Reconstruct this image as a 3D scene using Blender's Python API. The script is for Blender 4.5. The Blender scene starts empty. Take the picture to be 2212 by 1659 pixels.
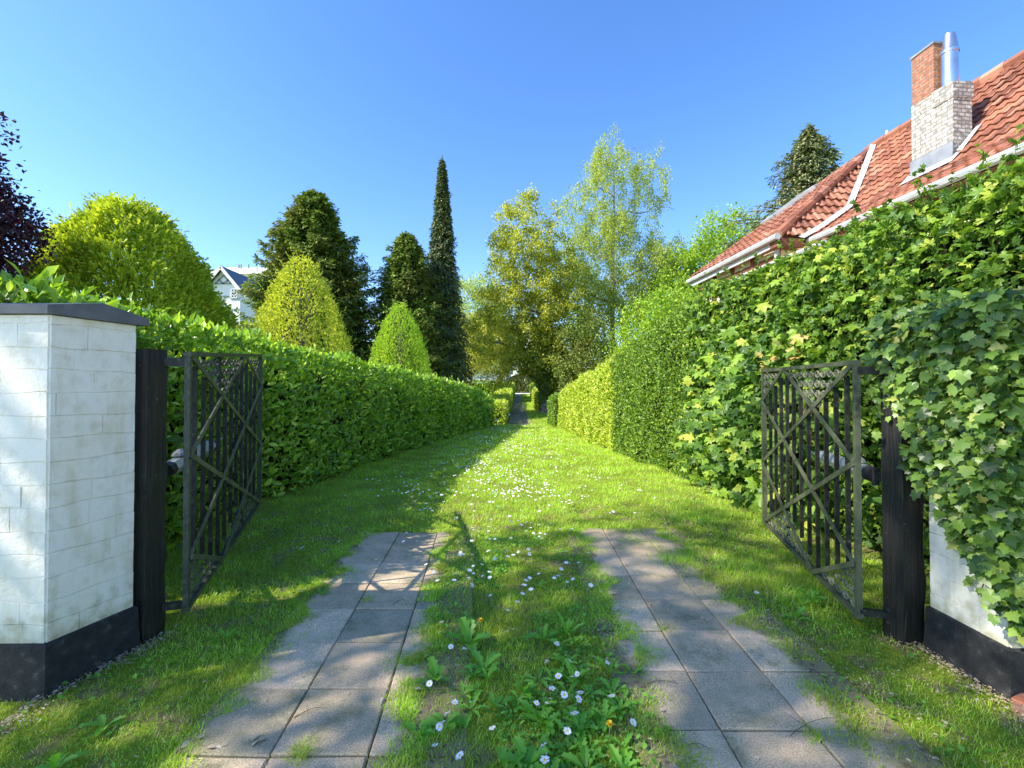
import bpy, math, numpy as np
from mathutils import Vector
R = math.radians
rng = np.random.default_rng(7)
C = bpy.context.scene
col = C.collection

# ------------------------------------------------------------------ camera, world, sun, exposure
F = 970.0; EYE = 1.5; HOR = 842.0; CX = 1106.0        # focal length and horizon in photo units
cam = bpy.data.cameras.new('camera'); camo = bpy.data.objects.new('camera', cam); col.objects.link(camo)
cam.sensor_width = 36; cam.lens = 36 * F / 2212; cam.clip_start = 0.05; cam.clip_end = 4000
camo.location = (0, 0, EYE); camo.rotation_euler = (R(90 + .74), 0, 0); C.camera = camo
SUN = Vector((-1, -.34, .92)).normalized()
w = bpy.data.worlds.new("World"); C.world = w; w.use_nodes = True
nt = w.node_tree; bg = nt.nodes['Background']
sky = nt.nodes.new('ShaderNodeTexSky'); sky.sky_type = 'NISHITA'; sky.sun_disc = False
sky.sun_elevation = math.asin(SUN.z); sky.sun_rotation = math.atan2(SUN.x, SUN.y)
sky.air_density = 1.0; sky.dust_density = 0.35; sky.ozone_density = 3.0; sky.altitude = 0
hs = nt.nodes.new('ShaderNodeHueSaturation'); hs.inputs['Saturation'].default_value = 1.22; hs.inputs['Hue'].default_value = .508
nt.links.new(sky.outputs[0], hs.inputs['Color']); nt.links.new(hs.outputs[0], bg.inputs[0]); bg.inputs[1].default_value = 0.15
sun = bpy.data.lights.new('sun', 'SUN'); suno = bpy.data.objects.new('sun', sun); col.objects.link(suno)
sun.energy = 4.1; sun.angle = R(.53); sun.color = (1, .93, .82)
suno.rotation_euler = (-SUN).to_track_quat('-Z', 'Y').to_euler(); suno.location = (-20, 0, 30)
C.view_settings.view_transform = 'Standard'; C.view_settings.look = 'None'
C.view_settings.exposure = 1.27; C.view_settings.gamma = 1

# ------------------------------------------------------------------ helpers
def at(px, py, Y):
    return np.array([(px - CX) / F * Y, Y, EYE + (HOR - py) / F * Y])
def tag(o, label=None, cat=None, group=None, kind=None):
    if label: o['label'] = label
    if cat: o['category'] = cat
    if group: o['group'] = group
    if kind: o['kind'] = kind
    return o
def empty(name, loc=(0, 0, 0), rz=0):
    o = bpy.data.objects.new(name, None); col.objects.link(o); o.location = loc; o.rotation_euler = (0, 0, rz)
    o.empty_display_size = .1; return o
def nrm(a):
    return a / np.maximum(np.linalg.norm(a, axis=-1, keepdims=True), 1e-9)

class Geo:
    def __init__(s): s.V = []; s.L = []; s.S = []; s.M = []; s.n = 0
    def add(s, V, faces, mi=0):
        """V (k,3); faces: list of tuples or (m,c) array"""
        V = np.asarray(V, float).reshape(-1, 3)
        if isinstance(faces, np.ndarray):
            s.L.append((faces + s.n).ravel()); s.S.append(np.full(len(faces), faces.shape[1])); s.M.append(np.full(len(faces), mi))
        else:
            for c in set(len(f) for f in faces):
                a = np.array([f for f in faces if len(f) == c]); s.L.append((a + s.n).ravel())
                s.S.append(np.full(len(a), c)); s.M.append(np.full(len(a), mi))
        s.V.append(V); s.n += len(V)
    def box(s, c, d, rz=0, ax=None, mi=0):
        c = np.array(c, float); h = np.array(d, float) / 2
        q = np.array([[x, y, z] for x in (-1, 1) for y in (-1, 1) for z in (-1, 1)]) * h
        if ax is not None: q = q @ np.array(ax)
        elif rz:
            cs, sn = math.cos(rz), math.sin(rz); q = q @ np.array([[cs, sn, 0], [-sn, cs, 0], [0, 0, 1]])
        s.add(q + c, [(0, 1, 3, 2), (4, 6, 7, 5), (0, 4, 5, 1), (2, 3, 7, 6), (0, 2, 6, 4), (1, 5, 7, 3)], mi)
    def beam(s, a, b, w, t, up=(0, 0, 1), mi=0):
        """bar from a to b; w across, t along 'up'"""
        a = np.array(a, float); b = np.array(b, float); d = nrm(b - a); up = np.array(up, float)
        x = nrm(np.cross(d, up)); u = np.cross(x, d)
        q = []
        for p in (a, b):
            for i, j in ((-1, -1), (1, -1), (1, 1), (-1, 1)): q.append(p + x * w / 2 * i + u * t / 2 * j)
        s.add(q, [(0, 3, 2, 1), (4, 5, 6, 7), (0, 1, 5, 4), (1, 2, 6, 5), (2, 3, 7, 6), (3, 0, 4, 7)], mi)
    def tube(s, pts, rad, n=6, mi=0, caps=True):
        pts = np.asarray(pts, float); k = len(pts); rad = np.broadcast_to(np.asarray(rad, float), (k,))
        T = np.gradient(pts, axis=0); T = nrm(T)
        ref = np.array([0, 0, 1.]) if abs(T[0][2]) < .9 else np.array([1., 0, 0])
        X = nrm(np.cross(T, ref)); Yv = np.cross(X, T)
        a = np.arange(n) / n * 2 * math.pi
        ring = (X[:, None] * np.cos(a)[None, :, None] + Yv[:, None] * np.sin(a)[None, :, None]) * rad[:, None, None] + pts[:, None]
        i = np.arange(k - 1)[:, None] * n; j = np.arange(n)[None]; jn = (j + 1) % n
        f = np.stack([i + j, i + jn, i + n + jn, i + n + j], -1).reshape(-1, 4)
        s.add(ring.reshape(-1, 3), f, mi)
        if caps:
            s.add(ring[0], [tuple(range(n))], mi); s.add(ring[-1], [tuple(range(n))[::-1]], mi)
    def leaves(s, T, pos, d, nn, size, mi=0, wide=None):
        tv, tf = T; pos = np.asarray(pos); N = len(pos)
        if N == 0: return
        d = nrm(d); x = nrm(np.cross(d, nn)); nz = np.cross(x, d)
        size = np.broadcast_to(size, (N,))[:, None, None]
        wx = 1 if wide is None else np.broadcast_to(wide, (N,))[:, None, None]
        V = pos[:, None] + size * (tv[None, :, 0:1] * wx * x[:, None] + tv[None, :, 1:2] * d[:, None] + tv[None, :, 2:3] * nz[:, None])
        k = len(tv); off = (np.arange(N) * k)[:, None, None] + s.n
        for f in tf:
            s.L.append((f[None] + off).reshape(-1)); s.S.append(np.full(N * len(f), f.shape[1])); s.M.append(np.full(N * len(f), mi))
        s.V.append(V.reshape(-1, 3)); s.n += N * k
    def build(s, name, mats, parent=None, smooth=False):
        me = bpy.data.meshes.new(name); V = np.concatenate(s.V).astype(np.float32)
        L = np.concatenate(s.L).astype(np.int32); S = np.concatenate(s.S).astype(np.int32); M = np.concatenate(s.M).astype(np.int32)
        me.vertices.add(len(V)); me.vertices.foreach_set('co', V.ravel())
        me.loops.add(len(L)); me.loops.foreach_set('vertex_index', L)
        me.polygons.add(len(S)); me.polygons.foreach_set('loop_start', np.concatenate([[0], np.cumsum(S)[:-1]]).astype(np.int32))
        me.polygons.foreach_set('loop_total', S); me.polygons.foreach_set('material_index', M)
        me.polygons.foreach_set('use_smooth', np.full(len(S), smooth))
        for m in (mats if isinstance(mats, (list, tuple)) else [mats]): me.materials.append(m)
        me.update(calc_edges=True)
        o = bpy.data.objects.new(name, me); col.objects.link(o)
        if parent: o.parent = parent; o.matrix_parent_inverse.identity(); 
        return o
def child(o, parent):
    return o

# leaf templates: x width, y along, z normal
def A_(*v): return np.array(v, float)
T_LAUREL = (A_((0,0,0),(-.17,.28,.05),(-.2,.62,.05),(.17,.28,.05),(.2,.62,.05),(0,.3,0),(0,.65,-.02),(0,1,-.1)),
            [np.array([(0,5,1),(6,7,2),(0,3,5),(6,4,7)]), np.array([(5,6,2,1),(5,3,4,6)])])
T_DIA = (A_((0,0,0),(-.3,.45,.08),(0,1,-.05),(.3,.45,.08)), [np.array([(0,3,2),(0,2,1)])])
def fan(out, cy=.3, droop=.25):
    o = np.array(out, float); c = np.array([[0, cy]]); p = np.concatenate([c, o]); r = ((p - c) ** 2).sum(1)
    z = -droop * r; z[1::2] += .03
    n = len(o); f = np.array([(0, 1 + i, 1 + (i + 1) % n) for i in range(n)])
    return (np.column_stack([p, z]), [f])
T_IVY = fan([(0,.02),(.2,-.12),(.48,.1),(.36,.3),(.46,.58),(.24,.62),(0,1),(-.24,.62),(-.46,.58),(-.36,.3),(-.48,.1),(-.2,-.12)])
T_MAPLE = fan([(0,0),(.22,-.02),(.5,.02),(.36,.2),(.42,.32),(.75,.5),(.58,.6),(.55,.78),(.3,.62),(.2,.72),(.18,.86),(0,1.05),
               (-.18,.86),(-.2,.72),(-.3,.62),(-.55,.78),(-.58,.6),(-.75,.5),(-.42,.32),(-.36,.2),(-.5,.02),(-.22,-.02)], .28, .3)
T_SPRAY = (A_((0,0,0),(-.22,.35,0),(-.06,.4,.03),(-.2,.75,-.05),(0,1,-.1),(.2,.75,-.05),(.06,.4,.03),(.22,.35,0)),
           [np.array([(0,2,1),(0,7,6),(2,4,3),(6,5,4)]), np.array([(0,6,4,2)])])

# ------------------------------------------------------------------ materials
def newmat(name):
    m = bpy.data.materials.new(name); m.use_nodes = True; n = m.node_tree; b = n.nodes['Principled BSDF']
    return m, n, b
def ramp(n, stops, fac=None):
    r = n.nodes.new('ShaderNodeValToRGB'); e = r.color_ramp.elements
    while len(e) < len(stops): e.new(.5)
    for i, (p, c) in enumerate(stops): e[i].position = p; e[i].color = (*c, 1) if len(c) == 3 else c
    if fac is not None: n.links.new(fac, r.inputs[0])
    return r
def noise(n, scale, detail=4, vec=None, rough=.55):
    t = n.nodes.new('ShaderNodeTexNoise'); t.inputs['Scale'].default_value = scale; t.inputs['Detail'].default_value = detail
    t.inputs['Roughness'].default_value = rough
    if vec is None: g = n.nodes.new('ShaderNodeNewGeometry'); vec = g.outputs['Position']
    n.links.new(vec, t.inputs['Vector']); return t
def mix(n, fac, a, b, mode='MIX'):
    m = n.nodes.new('ShaderNodeMix'); m.data_type = 'RGBA'; m.blend_type = mode
    for s, v in ((m.inputs[0], fac), (m.inputs[6], a), (m.inputs[7], b)):
        if isinstance(v, (int, float)): s.default_value = v
        elif isinstance(v, tuple): s.default_value = (*v, 1)
        else: n.links.new(v, s)
    return m.outputs[2]
def bump(n, b, h, strength=.5, dist=.01):
    q = n.nodes.new('ShaderNodeBump'); q.inputs['Strength'].default_value = strength; q.inputs['Distance'].default_value = dist
    n.links.new(h, q.inputs['Height']); n.links.new(q.outputs[0], b.inputs['Normal'])
def leafmat(name, stops, trans=.35, rough=.5, spec=.35, tcol=1.6, patch=None, pscale=1.2, mul=1.35):
    stops = [(p, tuple(min(.85, v * mul) for v in c)) for p, c in stops]
    m, n, b = newmat(name); g = n.nodes.new('ShaderNodeNewGeometry')
    r = ramp(n, stops, g.outputs['Random Per Island']); c = r.outputs[0]
    if patch:
        t = noise(n, pscale, 3); rr = ramp(n, [(.42, (0, 0, 0)), (.6, (1, 1, 1))], t.outputs[0]); c = mix(n, rr.outputs[0], c, mix(n, .6, c, patch))
    n.links.new(c, b.inputs['Base Color']); b.inputs['Roughness'].default_value = rough; b.inputs['Specular IOR Level'].default_value = spec
    tr = n.nodes.new('ShaderNodeBsdfTranslucent')
    tc = mix(n, 1.0, c, (tcol, tcol, tcol * .45), 'MULTIPLY'); n.links.new(tc, tr.inputs[0])
    ms = n.nodes.new('ShaderNodeMixShader'); ms.inputs[0].default_value = trans
    n.links.new(b.outputs[0], ms.inputs[1]); n.links.new(tr.outputs[0], ms.inputs[2])
    n.links.new(ms.outputs[0], n.nodes['Material Output'].inputs[0]); return m
def plain(name, stops, scale=8, rough=.7, metal=0, bmp=.3, bd=.004, spec=.4, detail=5):
    m, n, b = newmat(name); t = noise(n, scale, detail); r = ramp(n, stops, t.outputs[0])
    n.links.new(r.outputs[0], b.inputs['Base Color']); b.inputs['Roughness'].default_value = rough; b.inputs['Metallic'].default_value = metal
    b.inputs['Specular IOR Level'].default_value = spec
    if bmp: t2 = noise(n, scale * 6, 6); bump(n, b, t2.outputs[0], bmp, bd)
    return m
M = {}
M['laurel'] = leafmat('laurel_leaf', [(0, (.045,.09,.012)), (.45, (.105,.18,.018)), (.85, (.18,.28,.03)), (1, (.32,.4,.06))], .32, .34, .5, mul=2.1)
M['ivy'] = leafmat('ivy_leaf', [(0, (.02,.045,.006)), (.3, (.05,.1,.014)), (.6, (.1,.175,.024)), (.92, (.19,.28,.045)), (1, (.32,.3,.08))], .25, .36, .45, mul=1.5)
M['maple'] = leafmat('maple_leaf', [(0, (.03,.075,.012)), (.3, (.065,.135,.018)), (.6, (.11,.2,.022)), (.88, (.2,.31,.03)), (1, (.36,.38,.06))], .35, .45, .35)
M['maple_red'] = leafmat('young_maple_leaf', [(0, (.38,.2,.08)), (.5, (.42,.3,.1)), (1, (.4,.4,.12))], .35, .45, .35)
M['privet'] = leafmat('privet_leaf', [(0, (.04,.09,.012)), (.5, (.1,.185,.02)), (1, (.24,.34,.035))], .3, .42, .4, mul=1.35)
M['beech'] = leafmat('bright_hedge_leaf', [(0, (.12,.18,.02)), (.5, (.25,.32,.035)), (.9, (.38,.42,.05)), (.96, (.4,.33,.1)), (1, (.45,.45,.15))], .35, .42, .4, mul=1.65)
M['thuja'] = leafmat('golden_cypress_spray', [(0, (.12,.17,.015)), (.5, (.25,.31,.025)), (1, (.4,.42,.04))], .3, .6, .2, patch=(.2,.3,.02), pscale=.5, mul=1.75)
M['gold'] = leafmat('golden_cone_leaf', [(0, (.2,.26,.02)), (.5, (.36,.4,.04)), (1, (.52,.52,.08))], .3, .55, .25)
M['lime'] = leafmat('lime_cone_leaf', [(0, (.15,.27,.02)), (.5, (.27,.4,.035)), (1, (.4,.5,.06))], .3, .55, .25)
M['darkcon'] = leafmat('dark_conifer_spray', [(0, (.022,.04,.01)), (.5, (.055,.08,.016)), (1, (.13,.15,.03))], .15, .6, .25, patch=(.09,.11,.02), pscale=.35, mul=1.9)
M['yew'] = leafmat('cypress_spray', [(0, (.03,.06,.012)), (.5, (.075,.12,.02)), (1, (.17,.21,.035))], .18, .6, .25, patch=(.15,.14,.03), pscale=.3, mul=1.9)
M['spruce'] = leafmat('spruce_spray', [(0, (.025,.04,.02)), (.5, (.05,.075,.03)), (.9, (.11,.13,.05)), (1, (.22,.2,.1))], .12, .6, .25, mul=1.9)
M['brown_spruce'] = leafmat('coned_spruce_spray', [(0, (.03,.05,.025)), (.5, (.075,.095,.04)), (1, (.19,.19,.09))], .12, .6, .25, mul=2.0)
M['plane'] = leafmat('olive_maple_leaf', [(0, (.11,.14,.02)), (.4, (.22,.25,.03)), (.8, (.33,.34,.05)), (1, (.44,.4,.13))], .4, .5, .3, mul=1.5)
M['birch'] = leafmat('birch_leaf', [(0, (.11,.15,.03)), (.5, (.21,.26,.045)), (1, (.34,.36,.09))], .4, .5, .3, mul=1.6)
M['pale'] = leafmat('pale_tree_leaf', [(0, (.17,.24,.07)), (.5, (.27,.34,.1)), (1, (.4,.45,.2))], .35, .5, .3)
M['fresh'] = leafmat('fresh_green_leaf', [(0, (.11,.19,.02)), (.5, (.2,.31,.03)), (1, (.34,.44,.05))], .38, .5, .3)
M['purple'] = leafmat('purple_beech_leaf', [(0, (.012,.004,.012)), (.6, (.035,.008,.024)), (1, (.1,.025,.05))], .15, .4, .45, tcol=1.2)
M['bark'] = plain('bark', [(.3, (.05,.04,.03)), (.6, (.16,.13,.1)), (.8, (.25,.22,.17))], 6, .9, bmp=.8, bd=.02)
M['bark_pale'] = plain('pale_bark', [(.3, (.08,.07,.05)), (.55, (.3,.25,.19)), (.75, (.5,.43,.35))], 5, .85, bmp=.6, bd=.02)
M['core'] = plain('hedge_core_shade', [(.35, (.012,.016,.007)), (.7, (.035,.04,.015))], 12, 1, bmp=1, bd=.05, spec=.1)  # solid hedge core; shade between the leaves put into its near-black colour
M['twig'] = plain('twig_bark', [(.3, (.07,.05,.03)), (.7, (.2,.15,.09))], 20, .9, bmp=0)

def whitewall():
    m, n, b = newmat('white_painted_brick'); g = n.nodes.new('ShaderNodeNewGeometry')
    br = n.nodes.new('ShaderNodeAttribute'); br.attribute_name = 'dummy'
    t1 = noise(n, 2.2, 5); r1 = ramp(n, [(.35, (.86,.81,.66)), (.55, (.88,.85,.74)), (.75, (.76,.71,.53))], t1.outputs[0])
    t2 = noise(n, 14, 6); r2 = ramp(n, [(.3, (.82,.8,.72)), (.5, (1, 1, 1))], t2.outputs[0])
    c = mix(n, .7, r1.outputs[0], r2.outputs[0], 'MULTIPLY')
    mp = n.nodes.new('ShaderNodeMapping'); mp.inputs['Scale'].default_value = (9, 9, 1.3); n.links.new(g.outputs['Position'], mp.inputs[0])
    t4 = noise(n, 1.6, 5, mp.outputs[0]); r4 = ramp(n, [(.5, (1, 1, 1)), (.72, (.76,.72,.58))], t4.outputs[0]); c = mix(n, .6, c, r4.outputs[0], 'MULTIPLY')
    sp = n.nodes.new('ShaderNodeSeparateXYZ'); n.links.new(g.outputs['Position'], sp.inputs[0]); ma = n.nodes.new('ShaderNodeMath'); ma.operation = 'MULTIPLY_ADD'; n.links.new(t2.outputs[0], ma.inputs[0]); ma.inputs[1].default_value = .5; n.links.new(sp.outputs[2], ma.inputs[2])
    r5 = ramp(n, [(.45, (.6,.58,.42)), (.62, (1,1,1))], ma.outputs[0]); c = mix(n, .8, c, r5.outputs[0], 'MULTIPLY')
    n.links.new(c, b.inputs['Base Color']); b.inputs['Roughness'].default_value = .75
    t3 = noise(n, 28, 9, rough=.7); bump(n, b, t3.outputs[0], .7, .012); return m
M['white'] = whitewall()
M['tar'] = plain('black_tarred_plinth', [(.3, (.012,.012,.013)), (.6, (.03,.03,.03)), (.8, (.12,.11,.09))], 20, .75, bmp=.9, bd=.01)
M['cap'] = plain('grey_coping_stone', [(.3, (.085,.09,.095)), (.7, (.15,.155,.16))], 12, .6, bmp=.3)
def postmat():
    m, n, b = newmat('black_weathered_wood'); g = n.nodes.new('ShaderNodeNewGeometry')
    mp = n.nodes.new('ShaderNodeMapping'); mp.inputs['Scale'].default_value = (30, 30, 1.5); n.links.new(g.outputs['Position'], mp.inputs[0])
    t = noise(n, 2, 7, mp.outputs[0]); r = ramp(n, [(.3, (.006,.006,.005)), (.6, (.016,.015,.012)), (.8, (.05,.045,.03))], t.outputs[0])
    t2 = noise(n, 60, 3); r2 = ramp(n, [(.68, (0,0,0)), (.74, (1,1,1))], t2.outputs[0])
    c = mix(n, r2.outputs[0], r.outputs[0], (.16,.15,.1)); n.links.new(c, b.inputs['Base Color']); b.inputs['Roughness'].default_value = .6
    bump(n, b, t.outputs[0], .8, .01); return m
M['post'] = postmat()
def ironmat(name, alg):
    m, n, b = newmat(name); t = noise(n, 35, 6); t2 = noise(n, 4, 3)
    r = ramp(n, [(.35, (.012,.013,.011)), (.5, (.035,.042,.028)), (.66, (.12,.13,.07)), (.8, (.3,.3,.2))], t.outputs[0])
    r2 = ramp(n, [(.3, (0,0,0)), (.7, (1,1,1))], t2.outputs[0]); c = mix(n, r2.outputs[0], r.outputs[0], alg)
    n.links.new(c, b.inputs['Base Color']); b.inputs['Roughness'].default_value = .55; bump(n, b, t.outputs[0], .5, .003); return m
M['iron'] = ironmat('mossy_black_iron', (.055,.07,.042)); M['iron2'] = ironmat('algae_iron', (.12,.13,.07)); M['iron3'] = ironmat('pale_algae_iron', (.26,.26,.16))
M['bars'] = plain('black_iron_bar', [(.35, (.01,.01,.01)), (.6, (.03,.032,.025)), (.75, (.12,.12,.08))], 30, .5, bmp=.3)
M['alu'] = plain('brushed_aluminium', [(.3, (.5,.52,.55)), (.7, (.68,.7,.72))], 20, .35, .6, bmp=.1)
M['plastic'] = plain('black_plastic', [(.3, (.015,.015,.017)), (.7, (.03,.03,.03))], 20, .5, bmp=.2)
M['steel'] = plain('steel_flue', [(.3, (.6,.6,.62)), (.7, (.8,.8,.8))], 3, .22, .95, bmp=0)
def tilemat():
    m, n, b = newmat('orange_roof_tile'); g = n.nodes.new('ShaderNodeNewGeometry')
    r = ramp(n, [(0, (.17,.06,.035)), (.2, (.28,.1,.05)), (.7, (.36,.14,.075)), (1, (.48,.24,.15))], g.outputs['Random Per Island'])
    t = noise(n, 1.3, 6); r2 = ramp(n, [(.38, (.5,.42,.38)), (.6, (1,1,1))], t.outputs[0]); c = mix(n, .8, r.outputs[0], r2.outputs[0], 'MULTIPLY')
    t3 = noise(n, 25, 4); r3 = ramp(n, [(.6, (0,0,0)), (.75, (1,1,1))], t3.outputs[0]); c = mix(n, r3.outputs[0], c, (.3,.2,.13))
    n.links.new(c, b.inputs['Base Color']); b.inputs['Roughness'].default_value = .7; return m
M['tile'] = tilemat()
M['lead'] = plain('pale_lead_flashing', [(.3, (.3,.31,.32)), (.7, (.52,.52,.51))], 9, .5, bmp=.4, bd=.01)
M['slate'] = plain('grey_slate', [(.3, (.16,.18,.2)), (.7, (.27,.29,.32))], 6, .55, bmp=.2)
M['gutter'] = plain('grey_white_gutter', [(.3, (.36,.38,.38)), (.7, (.52,.53,.52))], 8, .5, bmp=.1)
M['cream'] = plain('cream_render', [(.3, (.7,.6,.4)), (.7, (.8,.72,.52))], 3, .85, bmp=.3)
M['brownwood'] = plain('brown_timber', [(.3, (.12,.045,.02)), (.7, (.22,.09,.04))], 12, .7)
M['greywood'] = plain('grey_timber', [(.3, (.24,.27,.28)), (.7, (.34,.37,.38))], 3, .7, bmp=0)
M['whitepaint'] = plain('white_paint', [(.3, (.74,.75,.75)), (.7, (.84,.84,.84))], 3, .6, bmp=0)
M['palegrey_roof'] = plain('pale_flat_roof', [(.3, (.6,.6,.58)), (.7, (.75,.74,.7))], 1.5, .8, bmp=0)
M['darkroof'] = plain('dark_slate_roof', [(.3, (.05,.07,.1)), (.7, (.09,.12,.16))], 2, .5, bmp=0)
M['glass'] = plain('dark_window_glass', [(.3, (.02,.025,.02)), (.7, (.03,.03,.03))], 2, .08, bmp=0, spec=.8)
def brickmat(name, c1, c2, mortar, w_, h_, stain, msz=.012):
    m, n, b = newmat(name); tc = n.nodes.new('ShaderNodeTexCoord'); sp = n.nodes.new('ShaderNodeSeparateXYZ'); n.links.new(tc.outputs['Object'], sp.inputs[0])
    ad = n.nodes.new('ShaderNodeMath'); n.links.new(sp.outputs[0], ad.inputs[0]); n.links.new(sp.outputs[1], ad.inputs[1])
    cb = n.nodes.new('ShaderNodeCombineXYZ'); n.links.new(ad.outputs[0], cb.inputs[0]); n.links.new(sp.outputs[2], cb.inputs[1])
    br = n.nodes.new('ShaderNodeTexBrick'); n.links.new(cb.outputs[0], br.inputs[0]); br.inputs['Scale'].default_value = 1
    br.inputs['Brick Width'].default_value = w_; br.inputs['Row Height'].default_value = h_; br.inputs['Mortar Size'].default_value = msz
    br.inputs['Color1'].default_value = (*c1, 1); br.inputs['Color2'].default_value = (*c2, 1); br.inputs['Mortar'].default_value = (*mortar, 1)
    t = noise(n, 13, 8, tc.outputs['Object'], .7); r = ramp(n, [(.45, (0,0,0)), (.56, (.85,.85,.85))], t.outputs[0])
    c = mix(n, r.outputs[0], br.outputs[0], stain); n.links.new(c, b.inputs['Base Color']); b.inputs['Roughness'].default_value = .85
    inv = n.nodes.new('ShaderNodeMath'); inv.operation = 'SUBTRACT'; inv.inputs[0].default_value = 1; n.links.new(br.outputs['Fac'], inv.inputs[1])
    bump(n, b, inv.outputs[0], .8, .01); return m
M['chimwhite'] = brickmat('flaking_white_brick', (.72,.7,.64), (.5,.47,.4), (.24,.22,.19), .15, .062, (.2,.185,.16), .01)
M['chimred'] = brickmat('red_brick', (.42,.14,.065), (.3,.09,.045), (.3,.24,.18), .13, .055, (.2,.1,.06), .009)
M['daisyw'] = plain('daisy_petal', [(.3, (.82,.82,.82)), (.7, (.88,.86,.88))], 30, .6, bmp=0)
M['daisyy'] = plain('yellow_flower', [(.3, (.8,.5,.01)), (.7, (.85,.62,.02))], 30, .6, bmp=0)
M['stem'] = leafmat('flower_stem', [(0, (.12,.2,.04)), (1, (.2,.28,.06))], .1)
M['weed'] = leafmat('weed_leaf', [(0, (.07,.2,.02)), (.6, (.13,.31,.03)), (1, (.2,.4,.05))], .35, .4, .4)
M['dry'] = leafmat('dry_leaf', [(0, (.3,.2,.12)), (.5, (.45,.36,.24)), (1, (.6,.5,.38))], .1, .7, .2, mul=1)
M['grass'] = leafmat('grass_blade', [(0, (.085,.16,.014)), (.35, (.15,.255,.018)), (.7, (.23,.33,.025)), (.85, (.3,.37,.045)), (.95, (.34,.32,.11)), (1, (.45,.38,.2))], .4, .5, .3, patch=(.26,.3,.04), pscale=2.2, mul=2.3)
def groundmat():
    m, n, b = newmat('mossy_lawn_soil'); t = noise(n, 1.6, 8, rough=.7); t2 = noise(n, 26, 8, rough=.7); t3 = noise(n, 5, 6)
    a = ramp(n, [(.25, (.1,.17,.012)), (.5, (.2,.28,.022)), (.7, (.34,.34,.05))], t2.outputs[0])
    d = ramp(n, [(.3, (.1,.075,.035)), (.55, (.26,.21,.1)), (.8, (.42,.35,.18))], t2.outputs[0])
    f = ramp(n, [(.5, (0,0,0)), (.63, (1,1,1))], t3.outputs[0]); c = mix(n, f.outputs[0], a.outputs[0], d.outputs[0])
    n.links.new(c, b.inputs['Base Color']); b.inputs['Roughness'].default_value = .95; b.inputs['Specular IOR Level'].default_value = .15
    bump(n, b, t2.outputs[0], 1, .03); return m
M['ground'] = groundmat()
def pathmat(): return plain('bare_earth_path', [(.3, (.12,.1,.07)), (.55, (.24,.2,.15)), (.75, (.36,.3,.22))], 3, .95, bmp=.6, bd=.03)
M['path'] = pathmat()
M['gravel'] = plain('pale_gravel', [(.3, (.6,.58,.54)), (.7, (.78,.76,.72))], 5, .9, bmp=.4)
M['asphalt'] = plain('far_road', [(.3, (.16,.16,.17)), (.7, (.24,.24,.25))], 5, .9, bmp=.2)
def slabmat(cx0, name):
    m, n, b = newmat(name); g = n.nodes.new('ShaderNodeNewGeometry'); sp = n.nodes.new('ShaderNodeSeparateXYZ'); n.links.new(g.outputs['Position'], sp.inputs[0])
    r = ramp(n, [(0, (.36,.315,.23)), (.35, (.48,.38,.26)), (.7, (.56,.43,.3)), (1, (.66,.52,.37))], g.outputs['Random Per Island'])
    t = noise(n, 170, 3, rough=.7); r1 = ramp(n, [(.32, (.42,.42,.42)), (.5, (.95,.95,.95)), (.66, (1.5,1.45,1.35))], t.outputs[0]); c = mix(n, .85, r.outputs[0], r1.outputs[0], 'MULTIPLY')
    t2 = noise(n, 4.5, 9, rough=.72); r2 = ramp(n, [(.33, (.5,.56,.42)), (.47, (.9,.92,.82)), (.56, (1.05,1.0,.93)), (.68, (1.35,1.22,1.08))], t2.outputs[0]); c = mix(n, .9, c, r2.outputs[0], 'MULTIPLY')
    # distance from the middle of the strip + noise -> moss and soil creeping over the outer slabs
    mx = n.nodes.new('ShaderNodeMath'); mx.operation = 'MULTIPLY_ADD'; n.links.new(sp.outputs[1], mx.inputs[0]); mx.inputs[1].default_value = .066 if cx0 < 0 else -.02; mx.inputs[2].default_value = -cx0
    ad = n.nodes.new('ShaderNodeMath'); n.links.new(sp.outputs[0], ad.inputs[0]); n.links.new(mx.outputs[0], ad.inputs[1])
    ab = n.nodes.new('ShaderNodeMath'); ab.operation = 'ABSOLUTE'; n.links.new(ad.outputs[0], ab.inputs[0])
    t3 = noise(n, 5.5, 8, rough=.68); sm = n.nodes.new('ShaderNodeMath'); sm.operation = 'MULTIPLY_ADD'; n.links.new(t3.outputs[0], sm.inputs[0]); sm.inputs[1].default_value = .42; n.links.new(ab.outputs[0], sm.inputs[2])
    rr = ramp(n, [(.6, (0,0,0)), (.67, (1,1,1))], sm.outputs[0]); t4 = noise(n, 30, 6)
    soil = ramp(n, [(.35, (.13,.1,.055)), (.5, (.26,.21,.12)), (.62, (.2,.22,.05)), (.75, (.42,.35,.2))], t4.outputs[0])
    c = mix(n, rr.outputs[0], c, soil.outputs[0]); n.links.new(c, b.inputs['Base Color']); b.inputs['Roughness'].default_value = .9; b.inputs['Specular IOR Level'].default_value = .2
    bump(n, b, t.outputs[0], .5, .004); return m

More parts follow.
